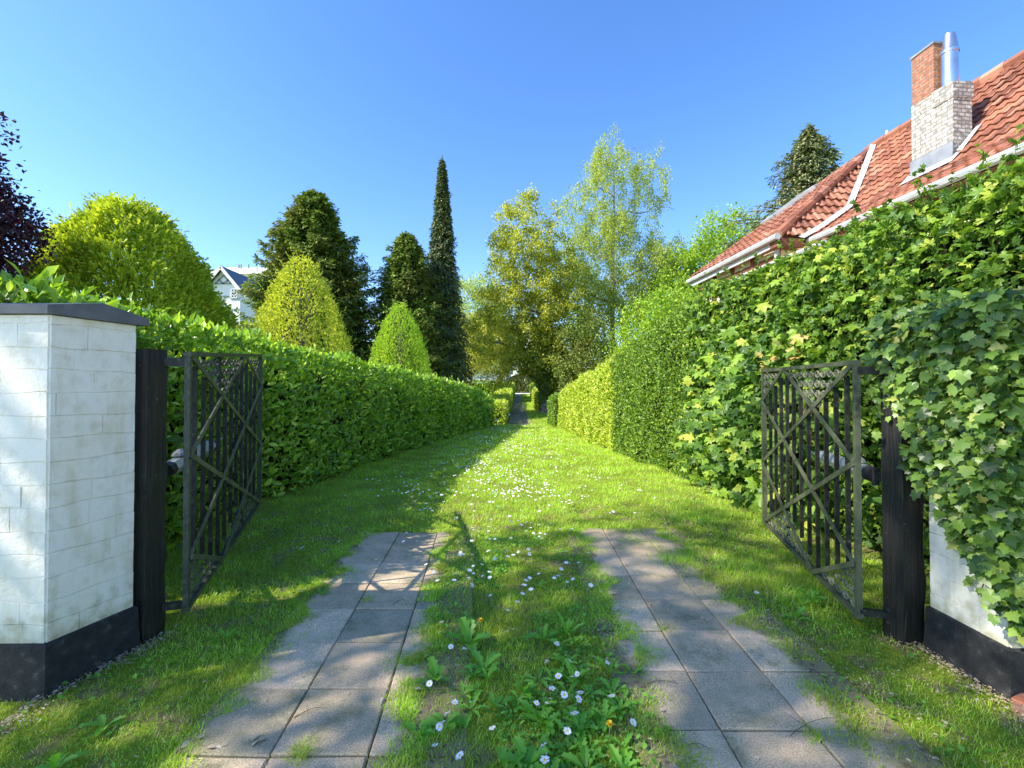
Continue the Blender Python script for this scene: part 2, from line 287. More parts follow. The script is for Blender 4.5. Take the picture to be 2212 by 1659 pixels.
# ------------------------------------------------------------------ terrain
PY = [-50, 6, 23, 25.5, 29, 72, 80, 3000]; PZ = [0, 0, -.35, -.62, -.6, .9, .95, .95]
def hn(x, y):
    return .012 * np.sin(x * 3.1 + 1.3 * np.sin(y * 1.7)) * np.sin(y * 2.3 + x) + .006 * np.sin(x * 9 + y * 5) * np.sin(y * 7.7 - x * 3)
def zg(x, y):
    x = np.asarray(x, float); y = np.asarray(y, float)
    z = np.interp(y, PY, PZ); near = np.clip((np.abs(np.abs(x + .03 * y * 0) - 1.02) - .5) / .25, 0, 1) 
    return z + hn(x, y) * np.where(y < 5.4, near, 1) * np.clip((40 - y) / 10, 0, 1)
def sheet(name, xs, ys, mat, dz=0, xf=None, kind='structure'):
    g = Geo(); Xg, Yg = np.meshgrid(xs, ys)
    if xf is not None: Xg = xf(Xg, Yg)
    V = np.stack([Xg, Yg, zg(Xg, Yg) + dz], -1).reshape(-1, 3); nx = len(xs); i = np.arange(len(ys) - 1)[:, None] * nx; j = np.arange(nx - 1)[None]
    g.add(V, np.stack([i + j, i + j + 1, i + nx + j + 1, i + nx + j], -1).reshape(-1, 4)); o = g.build(name, mat, smooth=True); o['kind'] = kind; return o
xs = np.concatenate([[-2500, -600, -150, -60, -30, -15, -9], np.arange(-6, 6.01, .1), [9, 15, 30, 60, 150, 600, 2500]])
ys = np.concatenate([[-400, -60, -10, -3], np.arange(0, 12, .1), np.arange(12, 42, .5), np.arange(42, 90, 3), [100, 150, 300, 800, 3000]])
sheet('ground', xs, ys, M['ground'], -.006)
sheet('path', np.linspace(0, 1, 8), np.linspace(24.5, 70, 60), M['path'], .004, lambda u, y: np.interp(y, [24, 29, 70], [-.45, -.2, .35]) + u * np.interp(y, [24, 70], [1.5, 1.1]) + .06 * np.sin(y * 2.1 + u * 2))
sheet('gravel_court', np.linspace(0, 1, 8), np.linspace(36, 62, 20), M['gravel'], .01, lambda u, y: -9 + u * 7.2)
sheet('gravel_drive', np.linspace(-1, 4.2, 8), np.linspace(70.3, 75, 6), M['gravel'], .012)
sheet('road', np.linspace(-30, 30, 20), np.linspace(75.2, 79, 5), M['asphalt'], .012)

sheet('bounce_street', np.linspace(-14, 14, 30), np.linspace(-9, .45, 12), M['gravel'], .006)  # unseen pale ground behind the camera, added to bounce sunlight onto the pillars

# ------------------------------------------------------------------ paving strips
def slabs(name, x0, ncol, lean, ytop, mat, seed):
    g = Geo(); r = np.random.default_rng(seed); W = .402; D = .41
    for c in range(ncol):
        for k in range(13):
            y1 = ytop - k * D; y0 = y1 - D
            if y1 < 0: continue
            gx = .0035; t = r.normal(0, .0036, 4); z = .010 + r.normal(0, .0015)
            xa = lambda y: x0 + c * W + lean * (y - 2.3)
            pt = [(xa(y0) + gx, y0 + gx), (xa(y0) + W - gx, y0 + gx), (xa(y1) + W - gx, y1 - gx), (xa(y1) + gx, y1 - gx)]
            bv = .006; V = []
            for i, (x, y) in enumerate(pt): V.append((x, y, z - .05))
            for i, (x, y) in enumerate(pt): V.append((x, y, z - bv + t[i]))
            cxm = sum(p[0] for p in pt) / 4; cym = sum(p[1] for p in pt) / 4
            for i, (x, y) in enumerate(pt): V.append((x + bv * np.sign(cxm - x), y + bv * np.sign(cym - y), z + t[i]))
            f = [(8, 9, 10, 11)] + [(a, (a + 1) % 4, (a + 1) % 4 + 4, a + 4) for a in range(4)] + [(a + 4, (a + 1) % 4 + 4, (a + 1) % 4 + 8, a + 8) for a in range(4)]
            g.add(V, f)
    o = g.build(name, mat); o['kind'] = 'structure'; return o
slabs('paving_strip', -1.42, 3, -.066, 4.72, slabmat(-.771, 'left_slabs'), 1)
slabs('paving_strip', .52, 3, .02, 4.86, slabmat(1.06, 'right_slabs'), 2)
def slabcover(x, y):
    """0 bare slab .. 1 open ground"""
    dl = np.abs(x + .771 + .066 * y) - .05; dr = np.abs(x - 1.04 - .02 * y) - .1
    d = np.minimum(dl, dr); e = .36 + .05 * np.sin(y * 5.1 + x) + .06 * np.sin(y * 13.3 + x * 4) + .05 * np.sin(y * 31 + x * 9) + .03 * np.sin(y * 67)
    return np.where(y > 4.74 + .06 * np.sin(x * 9), 1, np.clip((d - e) / .07, 0, 1))
def slabz(x, y):
    "top of a slab where one lies under the point, else 0"
    xl = -1.42 - .066 * (y - 2.3); xr = .52 + .02 * (y - 2.3)
    return np.where(((x > xl) & (x < xl + 1.2) & (y < 4.72)) | ((x > xr) & (x < xr + 1.2) & (y < 4.86)), .012, 0.)

# ------------------------------------------------------------------ grass blades
def hedgeXL(y): return np.interp(y, [0, 2.7, 6, 13.6, 23], [-3.2, -3.2, -3.3, -2.5, -.95])
def hedgeXR(y): return np.interp(y, [0, 2.7, 7.3, 12, 21], [3.45, 3.4, 2.95, 2.6, 2.15])
def pn(x, y, s, seed):
    r = np.random.default_rng(seed); v = np.zeros_like(x)
    for k in range(7):
        a = r.uniform(0, 6.28); f = s * r.uniform(.5, 2.2); v += np.sin((x * math.cos(a) + y * math.sin(a)) * f + r.uniform(0, 6.28))
    return v / 3.5
def grass():
    g = Geo(); P = []
    for (y0, y1, n, sz, wd) in ((.9, 2.6, 130000, .026, .0019), (2.6, 4.5, 120000, .032, .0024), (4.5, 8, 120000, .042, .0035), (8, 14, 100000, .065, .006), (14, 24.5, 80000, .08, .011)):
        x = rng.uniform(-4.2, 4.2, n); y = rng.uniform(y0, y1, n)
        keep = (x > hedgeXL(y) - .15) & (x < hedgeXR(y) + .15) & (rng.random(n) < slabcover(x, y))
        keep &= ~((y < 2.66) & (y > 2.2) & ((x < -2.3) | (x > 2.44)))
        bare = np.clip((pn(x, y, 4.5, 3) - .05) * 2.2, 0, 1) * np.where(x > .3, .8, .45) * np.clip((7 - y) / 2, .15, 1)
        keep &= rng.random(n) > bare; x = x[keep]; y = y[keep]; lush = np.clip(pn(x, y, 3, 11), -1, 1)
        P.append((x, y, sz * (1 + .45 * lush) * rng.uniform(.5, 1.5, len(x)), wd * rng.uniform(.7, 1.4, len(x))))
    x = np.concatenate([p[0] for p in P]); y = np.concatenate([p[1] for p in P]); s = np.concatenate([p[2] for p in P]); wd = np.concatenate([p[3] for p in P])
    # low creeping growth along the edges of both strips
    n = 60000; ye = rng.uniform(1.3, 4.9, n); ed = rng.choice([0, 1, 2, 3], n, p=[.3, .3, .2, .2]); xe = np.select([ed == 0, ed == 1, ed == 2, ed == 3], [-1.4 - .066 * (ye - 2.3), -.47 - .066 * (ye - 2.3), .6 + .02 * ye, 1.52 + .02 * ye])
    xe = xe + rng.normal(0, .055, n) + .05 * np.sin(ye * 7 + ed) + .04 * np.sin(ye * 19 + ed * 2) + np.select([ed == 0, ed == 1, ed == 2, ed == 3], [.0, -.0, .0, .0]); kk = pn(xe, ye, 9, 41) > -.35
    x = np.append(x, xe[kk]); y = np.append(y, ye[kk]); s = np.append(s, rng.uniform(.012, .036, kk.sum())); wd = np.append(wd, np.full(kk.sum(), .003))
    # tufts in the joints and taller tufts
    for cx_, cy_, n, h, sp in ((1.42, 3.95, 500, .07, .1), (2.0, 3.3, 900, .11, .22), (1.75, 3.75, 600, .09, .2), (-.86, 1.86, 160, .05, .03), (-1.3, 2.36, 60, .03, .03), (1.2, 4.45, 260, .04, .09),
                               (1.31, 1.95, 120, .035, .03), (.95, 2.8, 90, .03, .03), (-1.03, 3.2, 80, .03, .03), (.55, 5.0, 500, .08, .25), (2.1, 5.3, 900, .1, .35), (-.62, 2.5, 150, .03, .05)):
        x = np.append(x, rng.normal(cx_, sp, n)); y = np.append(y, rng.normal(cy_, sp, n)); s = np.append(s, h * rng.uniform(.5, 1.3, n)); wd = np.append(wd, np.full(n, .0026))
    N = len(x); a = rng.uniform(0, 6.28, N); lean = rng.uniform(.2, 1.1, N)
    d = np.stack([np.cos(a) * lean, np.sin(a) * lean, np.ones(N)], -1); nn = np.stack([-np.cos(a), -np.sin(a), lean], -1) + rng.normal(0, .2, (N, 3))
    T = (A_((-.5,0,0),(.5,0,0),(.42,.55,-.04),(-.42,.55,-.04),(0,1,-.22)), [np.array([(0,1,2,3)]), np.array([(3,2,4)])])
    g.leaves(T, np.stack([x, y, zg(x, y) * (slabz(x, y) == 0) + slabz(x, y) - .004], -1), d, nn, s, wide=wd / s)
    o = g.build('grass', M['grass']); tag(o, 'short green lawn grass with moss and daisies covering the drive between the hedges', 'grass', kind='stuff')
grass()
# far strip of grass beside the earth path
def fargrass():
    g = Geo(); n = 30000; y = rng.uniform(25, 70, n) ; x = rng.uniform(-.5, 3.0, n) + np.interp(y, [25, 70], [0, .5])
    e = np.interp(y, [24, 70], [1.15, 1.5]); k = (x > e - .1 + .1 * np.sin(y * 3)) | (rng.random(n) < .08); x = x[k]; y = y[k]; N = len(x)
    a = rng.uniform(0, 6.28, N); d = np.stack([np.cos(a) * .5, np.sin(a) * .5, np.ones(N)], -1); nn = np.stack([-np.cos(a), -np.sin(a), .5 + 0 * a], -1)
    g.leaves(T_DIA, np.stack([x, y, zg(x, y)], -1), d, nn, rng.uniform(.05, .1, N), wide=.7)
    tag(g.build('grass', M['grass']), 'thin far grass on the sunny side of the bare earth path', 'grass', kind='stuff')
fargrass()
# clover, moss and litter flakes as ground cover of the near strip
def clover():
    g = Geo(); n = 16000; x = np.concatenate([rng.normal(.1, .34, n // 2), rng.uniform(-3, 3.2, n // 2)]); y = np.concatenate([rng.uniform(1.3, 4.6, n // 2), rng.uniform(1.2, 7, n // 2)])
    k = (rng.random(n) < slabcover(x, y)) & (pn(x, y, 5, 21) > -.15) & ~((y < 2.66) & (np.abs(x) > 2.3)); x = x[k]; y = y[k]; N = len(x); a = rng.uniform(0, 6.28, N)
    d = np.stack([np.cos(a), np.sin(a), rng.uniform(0, .9, N)], -1); nn = np.stack([-.5 * np.cos(a), -.5 * np.sin(a), np.ones(N)], -1)
    g.leaves(T_LAUREL, np.stack([x, y, zg(x, y) + slabz(x, y) + rng.uniform(.004, .022, N)], -1), d, nn, rng.uniform(.012, .034, N), wide=rng.uniform(1.0, 2.0, N))
    tag(g.build('ground_cover', M['weed']), 'low clover and daisy leaves creeping between the grass blades', 'ground cover', kind='stuff')
    g = Geo(); n = 15000; x = rng.uniform(-3, 3.3, n); y = rng.uniform(1.2, 7, n); near = np.exp(-((x - 1.75) / .3) ** 2) + np.exp(-((x + .42) / .15) ** 2) + np.exp(-((x - 2.5) / .3) ** 2) + np.exp(-((x - .5) / .12) ** 2) + .6 * np.exp(-((x + 1.5) / .12) ** 2) + .1
    k = (rng.random(n) < near * .9) & ~((y < 2.66) & (np.abs(x) > 2.35)); x = x[k]; y = y[k]
    m = 700; yy = rng.uniform(1.9, 2.75, m); x = np.append(x, np.interp(yy, [1.9, 2.24, 2.7], [-2.3, -2.3, -2.12]) + np.abs(rng.normal(0, .06, m))); y = np.append(y, yy)
    yy = rng.uniform(1.9, 2.75, m); x = np.append(x, 2.385 - np.abs(rng.normal(0, .06, m))); y = np.append(y, yy)
    m = 2500; yy = rng.uniform(2.9, 8, m); x = np.append(x, hedgeXR(yy) - np.abs(rng.normal(0, .14, m)) + .1); y = np.append(y, yy); yy = rng.uniform(2.9, 8, m); x = np.append(x, hedgeXL(yy) + np.abs(rng.normal(0, .1, m)) - .1); y = np.append(y, yy)
    N = len(x); a = rng.uniform(0, 6.28, N)
    d = np.stack([np.cos(a), np.sin(a), rng.uniform(-.1, .3, N)], -1); nn = np.stack([rng.normal(0, .3, N), rng.normal(0, .3, N), np.ones(N)], -1)
    g.leaves(T_LAUREL, np.stack([x, y, zg(x, y) + rng.uniform(.012, .022, N)], -1), d, nn, rng.uniform(.006, .022, N), wide=rng.uniform(.5, 1.6, N))
    tag(g.build('leaf_litter', M['dry']), 'dry straw coloured leaf flakes littering the edges of the paving strips', 'leaf litter', kind='stuff')
clover()

# ------------------------------------------------------------------ pillars
def brickface(g, o, ex, L, z0, z1, nrml, rowh=.085, bl=.26, seed=0, mi=0):
    """thickly painted courses standing a few mm proud of the face, with wavy bed joints and faint upright joints"""
    r = np.random.default_rng(seed); z = z0; k = 0; o = np.array(o, float); ex = np.array(ex, float); nrml = np.array(nrml, float); up = np.array([0, 0, 1.])
    def zb(k, e, z): return z + (0 if k == 0 else .0045 * math.sin(e * 8 + k * 2.3 + seed) + .003 * math.sin(e * 21 + k * 1.7))
    while z < z1 - .01:
        h = min(rowh, z1 - z); s_ = -r.uniform(0, .3); last = z + h > z1 - .01
        while s_ < L:
            ln = r.uniform(.2, .42); a = max(s_, 0); b = min(s_ + ln, L); s_ += ln
            if b - a < .01: continue
            q0 = .006 + r.normal(0, .0012); gp = r.uniform(.0025, .005); gv = r.choice([.0005, .0008, .003]); m = 5; es = np.linspace(a, b, m); V = []
            for e in es: V.append(o + ex * e + up * zb(k, e, z) - nrml * .004)
            for i, e in enumerate(es): V.append(o + ex * min(max(e + (gv if i == 0 else -gv if i == m - 1 else 0), .003), L - .003) + up * (zb(k, e, z) + gp) + nrml * (q0 + r.normal(0, .0006)))
            for i, e in enumerate(es): V.append(o + ex * min(max(e + (gv if i == 0 else -gv if i == m - 1 else 0), .003), L - .003) + up * ((zb(k + 1, e, z + h) if not last else z + h) - gp * .6) + nrml * (q0 + .0015 + r.normal(0, .0006)))
            for e in es: V.append(o + ex * e + up * (zb(k + 1, e, z + h) if not last else z + h) - nrml * .004)
            f = [(c * m + i, c * m + i + 1, (c + 1) * m + i + 1, (c + 1) * m + i) for c in range(3) for i in range(m - 1)] + [(0, m, 2 * m, 3 * m), (m - 1, 4 * m - 1, 3 * m - 1, 2 * m - 1)]
            g.add(V, f, mi)
        z += h; k += 1
def pillar(side):
    if side < 0: c0 = np.array([-2.31, 2.24]); c1 = np.array([-2.2, 2.62]); out = -1
    else: c0 = np.array([2.42, 2.2]); c1 = np.array([2.43, 2.62]); out = 1
    root = empty('gate_pillar', (c0[0], c0[1], 0)); ofs = np.array([c0[0], c0[1], 0])
    L = 1.3; g = Geo(); zt = 1.875
    V = []
    for z in (.22, zt):
        V += [(c0[0], c0[1], z), (c1[0], c1[1], z), (c1[0] + out * L, c1[1], z), (c0[0] + out * L, c0[1], z)]
    V = np.array(V) - ofs
    g.add(V, [(0, 1, 5, 4), (1, 2, 6, 5), (2, 3, 7, 6), (3, 0, 4, 7), (4, 5, 6, 7)])
    brickface(g, np.array([c0[0] + (out * L if out < 0 else 0), c0[1], 0]) - ofs, (1, 0, 0), L, .22, zt, (0, -1, 0), .115, .31, 3)
    e = np.append(c1 - c0, 0); Le = np.linalg.norm(e); e /= Le; n_ = np.array([e[1], -e[0], 0]) * (1 if out < 0 else -1)
    brickface(g, np.array([c0[0], c0[1], 0]) - ofs, e, Le, .22, zt, n_, .115, .31, 5)
    g.build('brick_body', M['white'], root)
    g = Geo(); t = .025; V = []
    for z, q in ((-.02, t + .015), (.24, t), (.25, 0)):
        V += [(c0[0] - out * q, c0[1] - q, z), (c1[0] - out * q, c1[1] + q * .3, z), (c1[0] + out * L, c1[1] + q * .3, z), (c0[0] + out * L, c0[1] - q, z)]
    g.add(np.array(V) - ofs, [(a + b, (a + 1) % 4 + b, (a + 1) % 4 + b + 4, a + b + 4) for a in range(4) for b in (0, 4)])
    g.build('plinth', M['tar'], root)
    g = Geo(); q = .038; ym = (c0[1] + c1[1]) / 2; V = []
    for xe in (c0[0] - out * q, c0[0] + out * L):
        s = .08 if xe == c0[0] - out * q and out < 0 else 0
        for (y, z) in ((c0[1] - q, zt + .002), (c1[1] + q, zt + .002), (c1[1] + q, zt + .045), (ym, zt + .095), (c0[1] - q, zt + .045)):
            V.append((xe + (.11 * (y - c0[1]) / .38 if s else 0), y, z))
    g.add(np.array(V) - ofs, [(0, 1, 2, 3, 4), (9, 8, 7, 6, 5)] + [(i, i + 5, (i + 1) % 5 + 5, (i + 1) % 5) for i in range(5)])
    g.build('coping', M['cap'], root)
    return root
tag(pillar(-1), 'white painted brick pillar with bare grey coping on the left of the gateway', 'pillar')
tag(pillar(1), 'white painted brick pillar mostly smothered in ivy on the right of the gateway', 'pillar')

def post(x, y, zt, rz, label, wd=.15):
    g = Geo(); n = 14; r = np.random.default_rng(int(abs(x) * 100)); a = wd / 2
    V = []
    for k in range(n + 1):
        z = -.02 + (zt + .02) * k / n
        for (i, j) in ((-1, -1), (-.75, -1.0), (.75, -1), (1, -1), (1, 1), (-1, 1)):
            jt = r.normal(0, .0025, 2); V.append((i * a + jt[0], j * a + jt[1], z))
    f = []
    for k in range(n):
        for i in range(6): f.append((k * 6 + i, k * 6 + (i + 1) % 6, k * 6 + 6 + (i + 1) % 6, k * 6 + 6 + i))
    f.append(tuple(range(n * 6, n * 6 + 6)))
    g.add(V, f); o = g.build('gate_post', M['post']); o.location = (x, y, 0); o.rotation_euler = (0, 0, rz); tag(o, label, 'post'); return o
post(-2.2, 2.72, 1.745, R(-10), 'black wooden gate post beside the bare white pillar', .125)
post(2.365, 2.73, 1.7, R(6), 'black wooden gate post with ivy hanging over its top', .135)

# ------------------------------------------------------------------ gates
def gate(P0, P1, z00, z01, z10, z11, side, label):
    """hinge foot P0, free end P1; z00/z01 bottom and top at the hinge, z10/z11 at the free end"""
    P0 = np.array(P0, float); P1 = np.array(P1, float); L = np.linalg.norm(P1 - P0)
    root = empty('iron_gate', (P0[0], P0[1], 0)); ofs = np.array([P0[0], P0[1], 0])
    ex = np.append((P1 - P0) / L, 0); nrm_ = np.array([ex[1], -ex[0], 0]) * (1 if side < 0 else -1)   # towards the drive
    def p(s, t, off=0):   # s 0..1 along, t 0..1 from the top down
        xy = P0 + (P1 - P0) * s; zt = z01 + (z11 - z01) * s; zb = z00 + (z10 - z00) * s
        return np.array([xy[0], xy[1], zt + (zb - zt) * t]) + nrm_ * off - ofs
    mi, mb, ms_ = (M['iron'], M['bars'], M['iron2']) if side < 0 else (M['iron2'], M['bars'], M['iron3'])
    g = Geo()
    g.beam(p(0, 0), p(0, 1.0), .035, .03, nrm_); g.beam(p(1, 0), p(1, 1.0), .035, .04, nrm_)
    g.beam(p(-.01, 0), p(1.01, 0), .03, .042, nrm_); g.beam(p(-.01, 1), p(1.01, 1), .03, .042, nrm_)
    g.build('frame', mi, root)
    tri = lambda s: .2 * (1 - abs((s * 3) % 2 - 1)) if True else 0
    for k in range(1, 12):
        s = k / 12; t0 = .2 * (1 - abs((s * 3) - 1)) if s < 2 / 3 else .2 * (s * 3 - 2)
        t0 = t0 if s < 2 / 3 else .2 * (s * 3 - 2); t1 = 1 - (.2 * (1 - s * 3) if s < 1 / 3 else .2 * (1 - abs(s * 3 - 2)))
        if k in (4,): t0 = 0
        if k == 8: t1 = 1
        g = Geo(); g.beam(p(s, t0, -.016), p(s, t1, -.016), .02, .026, nrm_); g.build('bar', mb, root)
    D = [((0, 0), (1/3, .2), (2/3, .4), (1, .6)), ((0, .4), (1/3, .2), (2/3, 0), (1, .2)), ((0, .4), (1/3, .6), (2/3, .8), (1, 1)),
         ((0, .8), (1/3, .6), (2/3, .4), (1, .2)), ((1, .6), (2/3, .8), (1/3, 1)), ((0, .8), (1/3, 1))]
    for i, d in enumerate(D):
        g = Geo()
        for a, b in zip(d[:-1], d[1:]): g.beam(p(*a, .012 + .003 * i), p(*b, .012 + .003 * i), .034, .01, nrm_)
        g.build('diagonal_brace', ms_ if side < 0 else mi, root)
    def spiral(g, s0, t0, flip):
        a = np.linspace(0, 7.6, 20); q = 1 - .8 * a / 7.6; sg = 1 if flip else -1
        g.tube([p(s0 + sg * math.cos(aa) * .05 * qq / L, t0 + math.sin(aa) * .033 * qq / H, .0) for aa, qq in zip(a, q)], .0072, 5)
    H = z01 - z00
    def panel(cells):
        g = Geo(); prev = None
        for k, (s0, t0) in enumerate(cells):
            spiral(g, s0, t0, k % 2); q = p(s0 + (.05 if k % 2 else -.05) / L, t0)
            if prev is not None: g.tube([prev, q], .004, 4)
            prev = q
        return g.build('scrollwork', ms_, root)
    lim_t = lambda s: .2 * (1 - abs(s * 3 - 1)) if s < 2 / 3 else .2 * (s * 3 - 2)
    lim_b = lambda s: .2 * (1 - s * 3) if s < 1 / 3 else .2 * (1 - abs(s * 3 - 2))
    for lim, up_ in ((lim_t, 1), (lim_b, 0)):
        for a_, b_ in ((0, 1/3), (1/3, 2/3), (2/3, 1)):
            cells = []
            for row in range(4):
                tt = .036 + row * .047; ss = np.arange(a_ + .03, b_ - .015, .105 / L)
                if row % 2: ss = ss[::-1]
                for s0 in ss:
                    if tt + .002 < lim(s0): cells.append((s0, tt if up_ else 1 - tt))
            if cells: panel(cells)
    for zz, hh in ((.012, .05), (.965, .04)):        # hinge arms reaching back to the post
        g = Geo(); a = p(0, zz + .02); b = a + np.array([-.17 if side < 0 else .15, -.05, .0])
        g.beam(a, b, .035, hh); g.tube([b + np.array([0, 0, -.05]), b + np.array([0, 0, .05])], .018, 8); g.build('hinge_arm', mb, root)
    g = Geo(); a = p(.93, .92, -.02); g.beam(a, a + np.array([0, 0, -(z10 + (z11 - z10) * .08) + .02]), .016, .016); g.beam(a + np.array([0, 0, .02]), a + np.array([.03, 0, .02]), .012, .012)
    g.build('drop_bolt', mb, root)
    tag(root, label, 'gate'); return root
gate((-2.02, 2.8), (-2.70, 4.81), .149, 1.722, .295, 1.867, -1, 'open black iron gate with diagonal braces and scrollwork against the laurel hedge')
gate((2.155, 2.81), (2.63, 4.69), .10, 1.67, .13, 1.70, 1, 'open algae-streaked iron gate with scrollwork in front of the maple hedge')

def opener(a, b, label, side):
    a = np.array(a, float); b = np.array(b, float); root = empty('gate_opener', tuple(a)); d = nrm(b - a); o = a * 0
    g = Geo(); q = (b - a); an = np.arange(6) / 6 * 6.283 + .3
    g.tube([a * 0, q], .05, 6); g.build('housing', M['alu'], root)
    g = Geo(); g.tube([-d * .06, -d * .001], [.044, .052], 8); g.build('end_cap', M['plastic'], root)
    g = Geo(); g.tube([q + d * .001, q + d * .05], [.052, .04], 8); g.build('end_cap', M['plastic'], root)
    g = Geo(); g.tube([q + d * .05, q + d * .32], .012, 8); g.build('piston_rod', M['alu'], root)
    g = Geo(); g.beam(-d * .06, np.array([(-.0) if side < 0 else .0, -.14, 0]) - d * .06, .03, .06)
    g.tube([-d * .08 + np.array([0, 0, -.06]), -d * .08 + np.array([0, 0, .05])], .02, 8); g.build('bracket', M['plastic'], root)
    g = Geo(); m = q * .22 + np.array([0, 0, .05]); g.tube([m, m + np.array([0, 0, .02]), m + np.array([0, 0, .045])], [.055, .045, .015], 10); g.build('release_cap', M['slate'], root)
    tag(root, label, 'gate opener')
opener(at(368, 1012, 2.98), at(455, 962, 3.75), 'silver electric gate opener arm behind the left iron gate', -1)
opener(at(1876, 1022, 2.98), at(1775, 985, 3.75), 'silver electric gate opener arm behind the algae-streaked iron gate', 1)

# ------------------------------------------------------------------ hedges
def hedge(name, pts, heights, thick, side, T, mat, dens, size, label, seed=1, cat='hedge', bulge=.06, ends=(True, True), up=.5, shape=1.0, extra=None, group=None, out=.05, topmat=None, shoots=0):
    """pts inner-face polyline; side=+1 body lies towards +normal (left of direction), leaves on all faces"""
    r = np.random.default_rng(seed); g = Geo(); pts = np.array(pts, float); seg = np.linalg.norm(np.diff(pts, axis=0), axis=1); S = np.concatenate([[0], np.cumsum(seg)]); Lt = S[-1]
    def base(s):
        x = np.interp(s, S, pts[:, 0]); y = np.interp(s, S, pts[:, 1]); e = 1e-2
        tx = np.interp(s + e, S, pts[:, 0]) - np.interp(s - e, S, pts[:, 0]); ty = np.interp(s + e, S, pts[:, 1]) - np.interp(s - e, S, pts[:, 1])
        l = np.hypot(tx, ty); return x, y, tx / l, ty / l
    def hh(s): return np.interp(s, S, heights)
    def wob(a, b): return bulge * (np.sin(a * 2.1 + b * 1.3 + seed) + .7 * np.sin(a * 4.7 - b * 3.1) + .5 * np.sin(a * 9 + b * 8)) 
    # core
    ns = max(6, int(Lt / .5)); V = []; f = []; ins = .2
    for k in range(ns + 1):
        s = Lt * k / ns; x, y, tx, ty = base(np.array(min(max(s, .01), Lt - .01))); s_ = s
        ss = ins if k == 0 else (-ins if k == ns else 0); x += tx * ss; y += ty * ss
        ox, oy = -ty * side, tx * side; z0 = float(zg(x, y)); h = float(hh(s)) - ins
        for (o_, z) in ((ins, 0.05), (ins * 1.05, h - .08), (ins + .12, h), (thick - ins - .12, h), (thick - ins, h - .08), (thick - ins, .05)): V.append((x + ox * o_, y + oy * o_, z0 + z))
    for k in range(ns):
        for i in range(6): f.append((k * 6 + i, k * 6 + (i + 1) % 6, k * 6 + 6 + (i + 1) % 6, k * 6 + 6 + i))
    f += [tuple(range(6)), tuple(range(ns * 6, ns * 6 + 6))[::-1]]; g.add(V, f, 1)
    def put(s, o_, z, nx, ny, nz, sc):
        x, y, tx, ty = base(s); ox, oy = -ty * side, tx * side; Nl = len(s)
        P = np.stack([x + ox * o_ + 0 * z, y + oy * o_ + 0 * z, zg(x, y) + z], -1)
        Nn = np.stack([ox * nx + tx * ny, oy * nx + ty * ny, nz + 0 * s], -1)
        dd = Nn * r.uniform(.1, .8, (Nl, 1)) + r.normal(0, .55, (Nl, 3)) + np.array([0, 0, up])
        nn = Nn * .9 + r.normal(0, .45, (Nl, 3)) + np.array([0, 0, .35])
        g.leaves(T, P, dd, nn, sc * size * r.uniform(.6, 1.25, Nl))
    def cnt(area_fn, lo, hi): pass
    # density falls with distance: leaves grow a little there
    bins = np.arange(0, Lt, 1.0)
    for b0 in bins:
        b1 = min(b0 + 1, Lt); xm, ym, _, _ = base(np.array((b0 + b1) / 2)); far = max(1, float(ym) / 9.0); sc = far ** .42; h = float(hh((b0 + b1) / 2)); w_ = b1 - b0
        n = int(dens * w_ * h / sc ** 2); s = r.uniform(b0, b1, n); z = r.uniform(0.02, 1, n) * hh(s)
        dep = np.abs(r.normal(0, .085, n)); o_ = dep - out + wob(s, z) * .6; o_ = np.where(z > hh(s) - .15, o_ + (z - hh(s) + .15) * .6, o_); put(s, o_, z, -1., 0, .1, sc)
        n = int(dens * w_ * thick * .8 / sc ** 2); s = r.uniform(b0, b1, n); o_ = r.uniform(0, thick, n); z = hh(s) - np.abs(r.normal(0, .07, n)) + wob(s, o_) * .7 + .02; put(s, o_, z, 0, 0, 1., sc)
        n = int(dens * .35 * w_ * h / sc ** 2); s = r.uniform(b0, b1, n); z = r.uniform(0.02, 1, n) * hh(s); put(s, thick - np.abs(r.normal(0, .06, n)) + .03 + wob(s, z) * .5, z, 1., 0, .1, sc)
    for e, ok in zip((0, Lt), ends):
        if not ok: continue
        ym = float(base(np.array(min(max(e, .01), Lt - .01)))[1]); sc = max(1, ym / 9) ** .42
        n = int(dens * thick * float(hh(e)) / sc ** 2); s = np.full(n, e) + np.abs(r.normal(0, .05, n)) * (1 if e == 0 else -1); s = np.clip(s, .011, Lt - .011)
        z = r.uniform(.02, 1, n) * float(hh(e)); o_ = r.uniform(0, thick, n); put(s, o_, z, 0, -1. if e == 0 else 1., .1, sc)
    if extra: extra(g, base, hh, r)
    if shoots:
        for k in range(shoots):
            s = r.uniform(.05, Lt - .05); x, y, tx, ty = base(np.array(s)); ox, oy = -ty * side, tx * side; q = r.uniform(.0, thick * .6); Lq = r.uniform(.1, .38)
            p0 = np.array([x + ox * q, y + oy * q, float(zg(x, y)) + float(hh(s)) - .05]); dr = nrm(np.array([-ox * .4 + r.normal(0, .35), -oy * .4 + r.normal(0, .35), 1.])); pts_ = [p0 + dr * Lq * t + np.array([0, 0, -.12 * t * t * Lq]) for t in np.linspace(0, 1, 5)]
            g.tube(pts_, [.003, .003, .0025, .002, .001], 4, 2)
            m = int(5 + Lq * 22); tt = r.uniform(.2, 1, m); pp = p0 + dr * (Lq * tt)[:, None]; dd = r.normal(0, .8, (m, 3)) + np.array([0, 0, .2]); g.leaves(T, pp, dd, r.normal(0, .4, (m, 3)) + np.array([0, 0, 1.]), size * r.uniform(.35, .8, m))
    o = g.build(name, [mat, M['core'], M['twig'], M['maple_red']], smooth=False); tag(o, label, cat, group); return o

